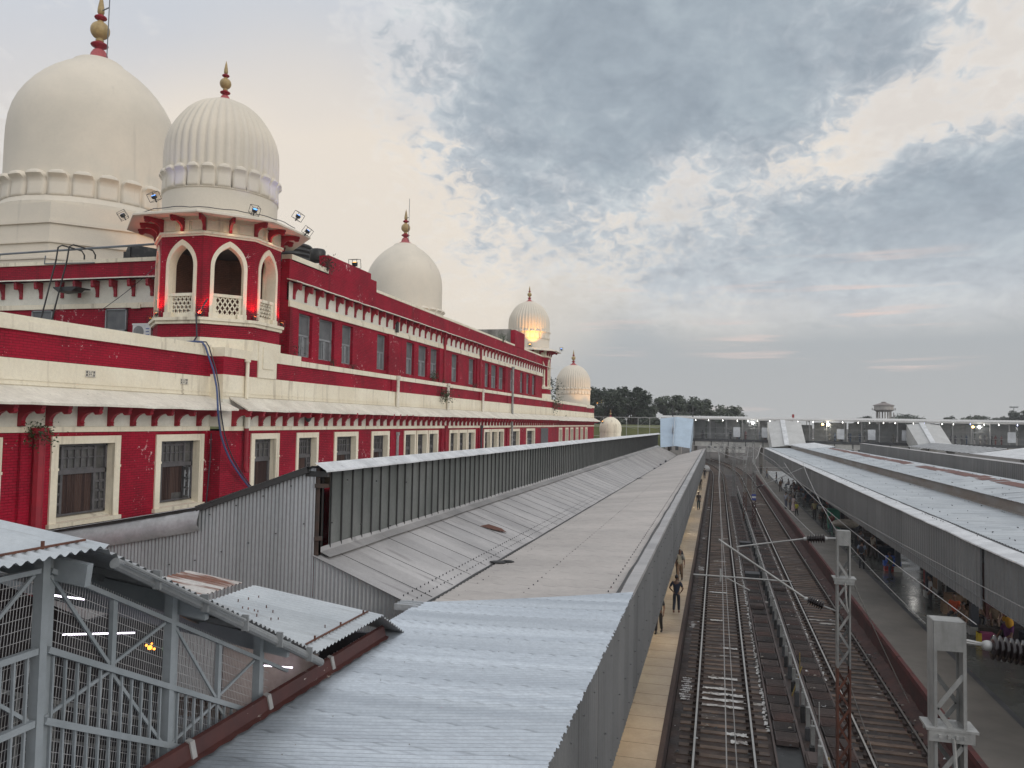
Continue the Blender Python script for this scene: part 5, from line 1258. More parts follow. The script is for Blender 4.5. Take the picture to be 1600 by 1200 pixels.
for k in range(24): a = k*math.pi/12; m.box(66.2+4.45*math.cos(a)-.04,66.2+4.45*math.cos(a)+.04,350+4.45*math.sin(a)-.04,350+4.45*math.sin(a)+.04,17.15,17.9)
m.bar((69.6,348.4,-.4),(69.6,348.4,16),.3); m.bar((70.3,348,-.4),(69.9,348,15.2),.12); m.build('railing', M['towerroof'], wt)
lm = thing('light_mast', 'thin floodlight mast with a crossbar above the right skyline trees', 'light mast', (129.8,400,-.4))
MB().bar((129.8,400,-.4),(129.8,400,20),.22).build('pole', M['bridgegrey'], lm)
m = MB(); m.bar((128.2,400,19.9),(131.4,400,19.9),.2)
for k in range(6): m.box(128.1+k*.62,128.5+k*.62,399.8,400.1,19.9,20.5)
m.build('lamp_bar', M['bridgegrey'], lm)
# ------------------------------------------------------------------ catenary masts
def lattice(m, cx, cy, z0, z1, w, d, pitch=.42):
    for sx in (-1, 1):
        for sy in (-1, 1):
            m.box(cx+sx*w/2-(.035 if sx > 0 else .0), cx+sx*w/2+(.0 if sx > 0 else .035), cy+sy*d/2-.008, cy+sy*d/2+.008, z0, z1)
        m.box(cx+sx*w/2-.006, cx+sx*w/2+.006, cy-d/2, cy+d/2, z0, z1)
def lacing(m, cx, cy, z0, z1, w, d, pitch=.42):
    n = int((z1-z0)/pitch)
    for i in range(n):
        za, zb = z0+i*pitch, z0+(i+1)*pitch; s = 1 if i % 2 else -1
        for sy in (-1, 1): m.bar((cx-s*w*.42,cy+sy*(d/2-.012),za),(cx+s*w*.42,cy+sy*(d/2-.012),zb),.012,.055,up=(1,0,.3)) if False else m.bar((cx-s*w*.42*sy,cy+sy*(d/2-.012),za),(cx+s*w*.42*sy,cy+sy*(d/2-.012),zb),.055,.012,up=(0,1,0))
def insulator(m, p, q, r=.12, n=8):
    p, q = Vector(p), Vector(q); pts = []; rs = []
    for i in range(n*4+1):
        t = i/(n*4); pts.append(p.lerp(q, t)); rs.append([.42,.62,1.,.62][i % 4]*r)
    m.tube(pts, rs, 14)
def mast(nm_label, x, y, ztop, zsplit, w=.30, d=.26, clamp=None, signs=False):
    t = thing('catenary_mast', nm_label, 'catenary mast', (x,y,-.2), 'lattice catenary masts between the tracks')
    m = MB(); lattice(m, x, y, zsplit, ztop, w, d); m.box(x-w/2,x+w/2,y-d/2-.006,y-d/2+.006,ztop-.36,ztop); m.box(x-w/2,x+w/2,y-d/2,y+d/2,ztop-.02,ztop); m.build('legs', M['mastgrey'], t)
    m = MB(); lacing(m, x, y, zsplit+.05, ztop-.36, w, d); m.build('lacing', M['mastgrey'], t)
    m = MB(); lattice(m, x, y, -.2, zsplit, w, d); lacing(m, x, y, -.1, zsplit-.02, w, d); m.build('painted_base', M['mastorange' if not signs else 'redwall'], t)
    if clamp:
        m = MB(); m.box(x-w/2-.07,x+w/2+.08,y-d/2-.05,y-d/2-.01,clamp-.11,clamp+.02); m.box(x-w/2-.10,x+w/2+.12,y-d/2-.06,y+d/2+.02,clamp+.02,clamp+.05); m.box(x-w/2-.05,x+w/2+.05,y+d/2+.01,y+d/2+.05,clamp-.09,clamp)
        m.tube([(x+.02,y-d/2-.05,clamp-.05),(x+.05,y-d/2-.07,clamp-.6),(x+.09,y-d/2-.06,clamp-.75)], .022, 6)
        for xx in (-.13,-.03,.06,.15): m.box(x+xx-.018,x+xx+.018,y-d/2-.075,y-d/2-.05,clamp-.06,clamp-.02)
        m.build('clamp', M['tubegrey'], t)
    if signs:
        for z, c in ((2.95,'sign_blue'),(2.75,'sign_white'),(2.55,'sign_blue')): MB().box(x-.2,x+.2,y-.16,y-.14,z,z+.17).build('number_plate', M[c], t)
    return t
T1 = mast('orange footed lattice mast whose arms reach over the near track', 3.03, 21., 7.14, 3.80, .31, .26, 5.95)
tx, ty = 3.03, 21.
def cantilever(T, x, y, s, reach, zt, zb, zc):
    """arms on mast T at x, reaching in direction s"""
    e = x+s*.16; m = MB()
    m.tube([(e,y,zt),(e+s*.22,y,zt-.01)], .03, 8); m.tube([(e,y,zb),(e+s*.30,y,zb+.10)], .02, 8)
    m.tube([(e+s*.78,y,zt-.05),(x+s*(reach-.32),y,zt-.34)], .019, 8)
    m.tube([(e+s*.72,y,zb+.26),(x+s*(reach+.12),y,zt-.06 if False else zb+1.60)], .026, 8)
    jx = x+s*(reach-.32); 
    m.tube([(e+s*1.05,y,zc+.10),(x+s*(reach+.75),y,zc+.12)], .019, 8)
    m.tube([(x+s*(reach+.05),y,zc+.15),(x+s*(reach-.65),y-.05,zc-.18)], .014, 6); m.box(x+s*(reach+.07)-.02,x+s*(reach+.07)+.02,y-.02,y+.02,zc-.02,zc+.3)
    c = m.build('cantilever', M['tubegrey'], T)
    m = MB(); insulator(m, (e+s*.26,y,zt-.01), (e+s*.68,y,zt-.04), .125, 7); insulator(m, (e+s*.30,y,zb+.10), (e+s*.66,y,zb+.235), .125, 7); m.build('insulator', M['porcelain'], c, smooth=True)
    m = MB(); m.ell((e+s*.24,y,zt-.01),.055,.05,.05,10,6); m.ell((e+s*.72,y,zt-.045),.06,.05,.05,10,6); m.ell((e+s*.70,y,zb+.25),.06,.05,.05,10,6); m.build('end_cap', M['insend'], c, smooth=True)
    return c
cantilever(T1, tx, ty, -1, 2.86, 6.93, 5.15, 5.70)
T2 = mast('nearest broad lattice mast cropped by the bottom edge', 2.79, 11., 7.32, 2.0, .36, .30, 5.98)
m = MB(); m.tube([(2.97,11,7.08),(3.25,11,7.04)], .018, 6); m.tube([(2.97,11,7.05),(3.25,11,7.03)], .018, 6); m.tube([(3.72,11,6.96),(5.2,11,6.75)], .03, 8); a2 = m.build('cantilever', M['tubegrey'], T2)
m = MB(); insulator(m, (3.28,11,7.02), (3.66,11,6.97), .155, 6); m.build('insulator', M['porcelain'], a2, smooth=True)
m = MB(); m.ell((3.25,11,7.03),.075,.07,.065,12,8); m.ell((3.69,11,6.96),.07,.06,.06,12,8); m.build('end_cap', M['insend'], a2, smooth=True)
T3 = mast('lattice mast with blue and white plates halfway along the tracks', 3.42, 79., 6.5, 2.9, .34, .28, None, True)
T4 = mast('lattice mast close behind the one with blue plates', 2.75, 84., 6.5, 2.9, .34, .28, None, False)
m = MB(); m.tube([(3.6,79,3.7),(8.1,79,5.9)], .035, 6); m.tube([(3.6,79,5.7),(6.5,79,5.75)], .025, 6); c3 = m.build('cantilever', M['tubegrey'], T3)
m = MB(); insulator(m, (3.7,79,3.76), (4.15,79,3.97), .10, 6); m.build('insulator', M['porcelain'], c3, smooth=True)
for k, (x, y, h) in enumerate([(2.2,112,6.9),(2.6,128,7.),(.9,143,7.),(6.0,141,7.),(-1.6,172,7.4),(3.0,176,7.6),(6.8,180,7.4),(10.5,186,7.6),(-5.5,196,7.6),(.5,204,7.8),(5.4,210,7.8),(13.,215,8.),(9.,232,8.),(-3.,240,8.2)]):
    t = thing('catenary_mast', 'thin grey catenary mast in the cluster of masts under and beyond the footbridge', 'catenary mast', (x,y,-.3), 'far catenary masts near the footbridge')
    m = MB(); lattice(m, x, y, -.3, h, .34, .3); lacing(m, x, y, 0, h, .34, .3, .7); m.build('pole', M['mastgrey'], t)
    m = MB(); s = -1 if k % 2 else 1; m.tube([(x,y,h-.3),(x+s*2.6,y,h-.7)], .03, 5); m.tube([(x,y,h-1.8),(x+s*2.6,y,h-.6)], .035, 5); m.tube([(x,y,h-1.5),(x+s*3,y,h-1.4)],.03,5); m.build('cantilever', M['tubegrey'], t)
# ------------------------------------------------------------------ overhead wires
def wire(pts, r, mt, label, name='overhead_wire'):
    rr = [r*max(1, Vector(p).y/24) for p in pts]
    return tag(MB().tube(pts, rr, 5).build(name, M[mt]), label, 'overhead wire')
def sagw(p, q, sag, n=14):
    p, q = Vector(p), Vector(q); return [p.lerp(q, i/n)+Vector((0,0,-sag*4*(i/n)*(1-i/n))) for i in range(n+1)]
wire([(.25,3,5.62),(.24,21,5.62),(.1,60,5.62),(.24,84,5.6),(.2,143,5.6)], .0075, 'wire', 'contact wire over the middle of the near track', 'contact_wire')
wire(sagw((.10,3,6.2),(.12,21,6.72),.0,4)+sagw((.12,21,6.72),(.22,84,6.6),.75)[1:], .0075, 'wire', 'carrier wire sagging above the contact wire of the near track', 'contact_wire')
dr = MB()
for k in range(9): y = 26+k*6.2; q = (y-21)/63; zc = 6.72-.12*q-.75*4*q*(1-q); dr.tube([(.14+.08*q,y,zc),(.2,y,5.63)], .004, 4)
tag(dr.build('dropper_wires', M['wire']), 'thin dropper wires joining carrier and contact wire of the near track', 'overhead wire')
wire(sagw((5.3,11,6.7),(5.3,79,6.3),.5)+[Vector((5.3,141,6.3))], .008, 'wire', 'contact wire over the track along the grey platform', 'contact_wire')
wire(sagw((3.0,21,6.9),(7.9,80,6.4),.3), .007, 'wirewhite', 'thin slanting wire from the arm mast past the dark fascia')
wire(sagw((3.1,10.9,7.3),(6.2,79,6.2),.5), .006, 'wirewhite', 'slanting wire from the nearest mast across the dark fascia')
wire([(3.12,20.9,6.55),(4.35,13.2,3.3)] if False else sagw((3.12,20.9,6.2),(5.9,27.5,1.05),.05), .014, 'wirewhite', 'pale stay wire slanting from the arm mast down to the platform wall', 'stay_wire')
wire(sagw((3.1,20.85,3.6),(4.35,21.4,-.1),.0), .012, 'wire', 'dark stay wire at the foot of the arm mast', 'stay_wire')
wire(sagw((2.4,21,6.95),(3.42,79,6.2),.4), .010, 'wire', 'grey wire from the upper insulator to the mast with blue plates')
wire(sagw((2.6,84,6.2),(-1.4,128,6.5),.3), .012, 'wire', 'far wire crossing over the near track towards the bridge')
wire(sagw((3.42,79,6.3),(7.2,141,6.2),.4), .012, 'wire', 'far wire running along the dark fascia towards the bridge')
wire(sagw((2.6,11.2,7.2),(3.0,21,7.0),.05), .006, 'wire', 'short wire between the nearest mast and the arm mast')
wire(sagw((-1.6,172,6.9),(2.2,112,6.4),.4), .010, 'wire', 'far wire over the near track under the footbridge')
wire(sagw((6.0,141,6.5),(3.42,79,5.9),.5), .009, 'wire', 'far wire from the plated mast towards the grey platform end')
wire(sagw((2.75,84,5.3),(6.8,180,6.8),.6), .009, 'wire', 'lower far wire running out beyond the footbridge')
# hazy yard clutter under the bridge
for k, (x, y, w, d, h, mt) in enumerate([(-16,262,9,6,4.2,'tower'),(3,300,14,8,5.0,'bridgewhite'),(22,270,10,7,4.4,'tower'),(-30,290,10,8,5.,'bridgeroof'),(40,285,16,8,5.5,'tower'),(62,280,14,8,5.,'bridgewhite')]):
    t = thing('yard_shed', ['low pale shed left of the far tracks','white walled shed straight beyond the far tracks','pale shed right of the far tracks','grey shed behind the green bank','long pale shed behind the farther platform','white shed at the far right of the yard'][k], 'shed', (x,y,-.4))
    MB().box(x-w/2,x+w/2,y,y+d,-.4,h).build('wall', M[mt], t); MB().prism([(-w/2-.4,h),(w/2+.4,h),(0,h+1.3)],(x,y-.3,0),(1,0,0),(0,0,1),(0,d+.6,0)).build('roof', M['oldmetal'], t)
    m = MB()
    for q in range(int(w//2.2)): m.box(x-w/2+.6+q*2.2,x-w/2+1.6+q*2.2,y-.03,y,1.2,2.8)
    m.build('window', M['darkgrey'], t)

# ------------------------------------------------------------------ evening haze
hz = MB().box(-190,260,-40,470,-1.5,40).build('haze', None); hz['kind'] = 'stuff'
hm = bpy.data.materials.new('haze air'); hm.use_nodes = True; hn = hm.node_tree; hn.nodes.clear()
ho = hn.nodes.new('ShaderNodeOutputMaterial'); hv = hn.nodes.new('ShaderNodeVolumePrincipled'); hv.inputs['Color'].default_value = (.80,.82,.85,1); hv.inputs['Density'].default_value = .0004; hv.inputs['Anisotropy'].default_value = .1
hn.links.new(hv.outputs[0], ho.inputs['Volume']); hz.data.materials.append(hm)
# ------------------------------------------------------------------ floodlights on the building
def floodlight(loc, rz, tilt, lens, label, grp, s=1.0):
    t = thing('floodlight', label, 'floodlight', None, grp); t.location = loc; t.rotation_euler = (tilt, 0, rz); t.scale = (s,)*3
    m = MB(); a = .21
    for x in (-a, a):
        for y in (-a, a): m.bar((x,y,-a),(x,y,a),.018)
    for z in (-a, a):
        for q in (-a, a): m.bar((-a,q,z),(a,q,z),.018); m.bar((q,-a,z),(q,a,z),.018)
    m.build('cage', M['blackpaint'], t)
    m = MB(); m.lathe([(.06,-.12),(.13,-.08),(.14,.06),(.12,.07)], 14, (0,0,0), cap=True); m.bar((0,0,-.12),(0,0,-.3),.05); m.build('housing', M['black'], t)
    MB().lathe([(.118,.071),(.06,.085),(.01,.09)], 14, cap=True).build('lens', M[lens], t)
    return t
TC = (-22., 30.7)
for k, (a, r, z, lab) in enumerate([(-141,4.0,18.36,'blue floodlight at the left tip of the tower eave'),(-101,3.6,18.75,'blue floodlight above the eave in front of the petals on the left'),(-33,3.65,18.4,'blue floodlight on the eave below the ribbed dome'),(0,3.95,18.62,'blue floodlight held out highest on the right of the eave'),(14,4.0,18.18,'blue floodlight at the right tip of the tower eave')]):
    aa = R_(a); floodlight((TC[0]+r*math.cos(aa),TC[1]+r*math.sin(aa),z), aa+math.pi/2, R_(35), 'floodblue', lab, 'blue floodlights around the near tower', .80)
    if k: lamp('SPOT', 'blue_flood', (TC[0]+(r-.2)*math.cos(aa),TC[1]+(r-.1)*math.sin(aa),z+.1), [0,26,8,34,40][k], (.25,.28,1.), .12, (-math.cos(aa)*.42,-math.sin(aa)*.42,.9), spot=62)
tag(MB().tube([(TC[0]+3.4*math.cos(R_(a)),TC[1]+3.4*math.sin(R_(a)),18.30+.03*(a % 20 > 9)) for a in range(-141,16,6)], .018, 5).build('lamp_cable', M['blackcable']), 'thin dark cable linking the floodlights along the tower eave', 'cable')
for k, (a, lab) in enumerate([(-157.5,'small spotlight at the left edge of the tower ledge'),(-112.5,'small spotlight lighting the left red pillar of the near tower'),(-67.5,'small spotlight below the middle red pillar of the near tower'),(-22.5,'small spotlight below the right red pillar of the near tower'),(22.5,'small spotlight at the right edge of the tower ledge')]):
    aa = R_(a); r = 2.86; p = (TC[0]+r*math.cos(aa), TC[1]+r*math.sin(aa), 13.95)
    t = floodlight((p[0],p[1],13.98), aa, 0, 'floodorange', lab, 'spotlights on the near tower ledge', .62)
    lamp('SPOT', 'red_spot', (TC[0]+3.04*math.cos(aa),TC[1]+3.04*math.sin(aa),13.9), 120, (1.,.05,.03), .05, (-.40*math.cos(aa),-.40*math.sin(aa),1), spot=72)
for aa in (R_(-90), R_(-45), R_(-135), R_(0)):
    lamp('POINT', 'eave_glow', (TC[0]+2.75*math.cos(aa),TC[1]+2.75*math.sin(aa),17.55), 1.6, (1.,.66,.40), .1)
lamp('POINT', 'pavilion_fill', (-22,30.7,15.6), 30, (1.,.75,.5), .3)  # fill light with no fixture, added to lighten the arch interior
lamp('SPOT', 'red_spot', (-20.3,88.1,14.0), 160, (1.,.05,.03), .05, (-.1,.2,1), spot=60)
floodlight((-21.0,87.4,18.55), 0, R_(20), 'floodorange', 'amber floodlight glowing at the foot of the far ribbed dome', 'amber floodlights', 1.)
lamp('SPOT', 'amber_flood', (-20.4,87.2,18.6), 650, (1.,.42,.06), .15, (-.35,1.0,1.15), spot=70)
floodlight((-18.3,92.5,18.5), 0, R_(20), 'floodblue', 'small blue floodlight on the eave of the far tower', 'far tower floodlights', .9)
floodlight((XU-.25,40.6,18.55), 0, R_(10), 'floodorange', 'amber lamp in a cage on top of the raised red parapet', 'amber floodlights', 1.2)
floodlight((-19.2,128.5,12.9), 0, R_(10), 'floodorange', 'amber lamp at the far end of the red station roof', 'amber floodlights', 1.)
floodlight((-18.6,130.3,9.9), 0, R_(10), 'floodorange', 'amber lamp under the eave at the far station corner', 'amber floodlights', 1.1)
lamp('POINT', 'amber_glow', (-18.4,130.6,10.2), 15, (1.,.42,.06), .1)
for dx, dy in ((1.6,-2.2),(3,0)):
    lamp('SPOT', 'amber_flood', (-22.5+dx*1.7,124+dy*1.7-1,12.7), 200, (1.,.5,.15), .15, (-dx*.6,-dy*.6+.3,1.6), spot=70)
lamp('SPOT', 'amber_flood', (-33.5,83.2,17.5), 250, (1.,.45,.12), .2, (-.5,.55,1.3), spot=75)
lamp('SPOT', 'amber_flood', (-43.5,35.5,18.5), 350, (1.,.45,.12), .2, (.3,.3,1.3), spot=75)
lamp('SPOT', 'amber_flood', (-29.0,36.5,17.2), 260, (1.,.55,.28), .3, (-.75,.2,1.3), spot=80)
# ------------------------------------------------------------------ things on the roofs and walls
ac = thing('air_conditioner', 'white outdoor air conditioner unit standing on the wing roof by the tower', 'air conditioner'); ac.location = (-24.95,29.6,13.05)
m = MB(); m.box(-.48,.48,-.17,.17,0,.72); m.box(-.5,.5,-.19,.19,.66,.73); m.build('casing', M['acwhite'], ac)
m = MB(); m.lathe([(.27,0),(.27,.015),(.02,.02)], 28, (0,0,0), cap=True); m.v = [(x-.16,-.172-z,y+.35) for x, y, z in m.v]; m.build('fan_grille', M['acgrille'], ac)
m = MB()
for z in (.47,.34,.2): m.box(.22,.4,-.176,-.17,z,z+.035)
m.build('badge', M['sign_blue'], ac); MB().box(-.4,-.3,-.15,.15,-1.0,0).box(.3,.4,-.15,.15,-1.0,0).build('stand', M['darkgrey'], ac)
wtk = thing('water_tank', 'stained black water tank on the roof left of the tower', 'water tank'); wtk.location = (-27.0,32.2,17.1)
m = MB(); m.prism([(-.95,.0),(1.6,.0),(1.6,.45),(-.55,.86),(-.85,.80),(-.95,.6)], (0,-.5,0), (1,0,0), (0,0,1), (0,1.3,0)); m.box(-1.15,-.97,-.45,.6,0,.55); m.build('body', M['blackstain'], wtk)
m = MB(); m.tube([(-.7,-.52,.2),(-.7,-.52,.75)],.03,6); m.build('pipe', M['black'], wtk)
w2 = thing('water_tank', 'black ribbed water tank just right of the tower eave', 'water tank'); w2.location = (-24.,40.2,17.3)
m = MB(); prof = []
for k in range(9): prof += [(1.12,.05+k*.26),(1.2,.12+k*.26),(1.2,.2+k*.26),(1.12,.28+k*.26)]
m.lathe(prof+[(.5,2.55),(.4,2.65)], 24, cap=True); m.build('body', M['black'], w2, smooth=True); MB().box(-1.2,1.2,-1.2,1.2,-.9,.04).build('stand', M['conc'], w2)
w3 = thing('water_tank', 'small black tank end behind the raised red parapet', 'water tank'); w3.location = (-20.75,37.4,18.0)
MB().lathe([(.01,0),(.36,.02),(.42,.1),(.42,.6),(.36,.7),(.01,.72)], 16, cap=True).build('body', M['black'], w3, smooth=True)
ld = thing('ladder', 'black steel ladder leaning on the roof edge with hooked handrails', 'ladder'); ld.location = (-30.2,30.2,12.05)
m = MB()
for x in (-.30, .34):
    m.tube([(x-.35,-.95,0),(x+.02,-.12,4.9),(x+.04,-.05,5.55),(x+.12,.10,5.68),(x+.55,.85,5.55),(x+.62,.95,5.35),(x+.62,.95,4.85)], .036, 8)
m.build('side_rails', M['blackpaint'], ld)
m = MB()
for k in range(12): z = .5+k*.37; t = z/4.9; m.bar((-.30-.35*(1-t),-.95+.83*t,z),(.34-.35*(1-t),-.95+.83*t,z),.02) if False else None
m.box(-.2,1.1,-.3,.6,3.55,3.6); m.prism([(-.2,0),(1.1,0),(.9,-.15),(.1,-.2)],(0,-.3,3.55),(1,0,0),(0,0,1),(0,.6,0)); m.build('step', M['blackpaint'], ld)
rl = tag(MB().tube([(-34.7,30.75,15.4),(-34.68,30.8,17.55),(-24.6,30.8,17.72)], .055, 8).tube([(-31.9,30.85,17.4),(-31.95,30.85,17.0),(-29,30.86,16.95)],.03,6).build('roof_pipe', M['pipegrey']), 'grey pipe running along the roof edge left of the tower', 'pipe')
wire(sagw((-28.6,30.8,14.55),(-25.3,30.6,16.6),.1), .012, 'blackcable', 'thin dark wire slanting across the left frieze', 'wall_wire')
CB = [(-20.9,27.0,12.66),(-20.3,26.95,12.67),(-19.95,26.95,12.64),(-19.82,26.98,12.45),(-19.72,27.05,12.1),(-19.5,27.1,11.5),(-19.15,26.85,10.85),(-18.85,26.5,10.45),(-18.72,26.35,10.15),(-18.72,26.4,9.8),(-18.8,26.6,9.4),(-18.95,26.95,8.95),(-19.0,27.3,8.45),(-19.05,27.75,7.95),(-19.1,28.4,7.4),(-19.15,29.2,6.8),(-19.2,30.2,6.2)]
m = MB(); m.tube(CB, .04, 8)
tag(m.build('power_cable', M['bluecable']), 'thick blue cable hanging over the coping down the red wall', 'cable')
m = MB(); m.tube([(x+.06,y+.10+.05*math.sin(i*.7),z+.02) for i,(x,y,z) in enumerate(CB)], .026, 8)
tag(m.build('power_cable', M['blackcable']), 'thinner dark cable hanging alongside the thick blue one', 'cable')
wire([(-19.75,27.45,9.0),(-19.75,27.45,8.0),(-19.78,27.4,7.0),(-19.8,27.3,5.5)], .022, 'blackcable', 'thin dark cable going straight down the red wall corner', 'wall_wire')
wire([(TC[0]+1.35,TC[1]-2.55,14.6),(TC[0]+1.25,TC[1]-2.75,14.2),(TC[0]+1.0,TC[1]-2.8,13.9),(TC[0]+1.0,TC[1]-2.7,13.0),(-21.2,28.0,12.7)], .03, 'blackcable', 'dark cable dangling from the lattice balustrade of the near tower', 'wall_wire')
for k, (x, y, z, r, n, mt, lab) in enumerate([(-19.75,19.15,9.05,.42,700,'leafC','leafy weed clump growing on top of the red downpipe'),(-19.05,53.4,11.5,.62,380,'leafC','leafy weed growing from the cream band under the long upper wall'),(-19.7,52.6,12.75,.5,260,'leafC','weed growing on the upper window sill past the third bay'),(-19.75,54.8,12.4,.4,160,'leafC','straggly weed below the upper ledge beside the red downpipe'),(-19.75,36.7,17.75,.55,260,'dryleaf','dry weeds on the raised red parapet'),(-19.2,93.6,11.9,1.1,300,'leafC','dark creeper hanging at the corner below the far tower'),(-20.0,33.6,12.9,.45,300,'dryleaf','dark dry bush in the corner right of the tower base'),(-19.8,71.5,17.6,.6,180,'leafC','small weed on the cornice before the raised block'),(-24.,110,12.9,1.3,300,'leafC','green bush on the far wing roof behind the ribbed dome'),(-21.,98.,14.2,1.6,380,'leafA','dark bush beyond the far tower'),(-19.75,37.6,12.6,.3,120,'dryleaf','dry tuft on the second upper window sill'),(-19.75,39.9,12.55,.25,90,'dryleaf','dry tuft on the third upper window sill'),(-19.75,62.5,12.6,.35,120,'dryleaf','dry tuft on the sill of a single upper window')]):
    rn = random.Random(100+k); m = MB()
    for _ in range(n):
        v = Vector((rn.gauss(0,.5),rn.gauss(0,.5),rn.gauss(0,.45)))*r; a = Vector((rn.gauss(0,1),rn.gauss(0,1),rn.gauss(.3,.7))).normalized(); b = a.cross(Vector((rn.gauss(0,1),rn.gauss(0,1),rn.gauss(0,1)))).normalized(); s = r*.105*rn.uniform(.5,1.3)
        m.add([v-a*s, v+b*s*.5, v+a*s, v-b*s*.5], [(0,1,2,3)])
    for _ in range(6): m.tube([(0,0,-r*.8),(rn.gauss(0,.2)*r,rn.gauss(0,.2)*r,0),(rn.gauss(0,.5)*r,rn.gauss(0,.5)*r,r*.6)], .012, 4)
    o = m.build('wall_plant', M[mt]); o.location = (x,y,z); tag(o, lab, 'plant')
sp = tag(MB().ell((0,0,0),.16,.2,.27,12,8).bar((0,0,0),(-.2,0,.1),.08).build('loudspeaker', M['black']), 'black loudspeaker fixed among the red brackets under the sunshade', 'loudspeaker'); sp.location = (-19.0,33.8,9.75)

# debris on the canopy
m = MB(); m.add([(-.45,-.5,0),(.1,-.25,.03),(.5,.2,.02),(.2,.42,.04),(-.3,.2,.05)],[(0,1,2,3,4)]); o = m.build('roof_debris', M['rust']); o.location = (-8.35,29.3,5.53); o.rotation_euler = (0,.33,0); tag(o, 'rust brown scrap lying on the steep grey roof slope', 'debris')
m = MB(); m.ell((0,0,0),.30,.16,.05,10,5).ell((.3,.15,.02),.22,.1,.05,8,5); o = m.build('rag', M['black']); o.location = (-6.85,24.6,5.13); tag(o, 'dark rag caught in the roof valley', 'debris')
m = MB(); m.ell((0,0,0),.35,.5,.05,10,5); o = m.build('rag', M['darkgrey']); o.location = (-6.75,72,4.72); tag(o, 'dark rag lying farther along the roof valley', 'debris')
# ------------------------------------------------------------------ people
def skin(nm, V, E, RAD, mat, parent, root=0, sub=1, extra=None):
    me = bpy.data.meshes.new(nm); me.from_pydata(V, E, []); o = bpy.data.objects.new(nm, me); COL.objects.link(o)
    o.modifiers.new('s', 'SKIN')
    for i, r in enumerate(RAD):
        me.skin_vertices[0].data[i].radius = r if isinstance(r, tuple) else (r, r)
    me.skin_vertices[0].data[root].use_root = True
    o.modifiers.new('u', 'SUBSURF').levels = sub
    dg = bpy.context.evaluated_depsgraph_get(); dg.update()
    nm2 = bpy.data.meshes.new_from_object(o.evaluated_get(dg)); mb = MB(); mb.v = [tuple(v.co) for v in nm2.vertices]; mb.f = [tuple(p.vertices) for p in nm2.polygons]
    bpy.data.objects.remove(o)
    if extra: extra(mb)
    return mb.build(nm, mat, parent, smooth=True)
CLO = {}
def cloth(c):
    if c not in CLO: CLO[c] = mk('cloth %s' % len(CLO), c, tuple(x*.75 for x in c), sc=6, rough=.85, fine=.15)
    return CLO[c]
SKIN = [mk('brown skin', (.16,.085,.055), rough=.55), mk('dark skin', (.10,.052,.034), rough=.55)]
HAIR = mk('black hair', (.010,.009,.009), rough=.5)
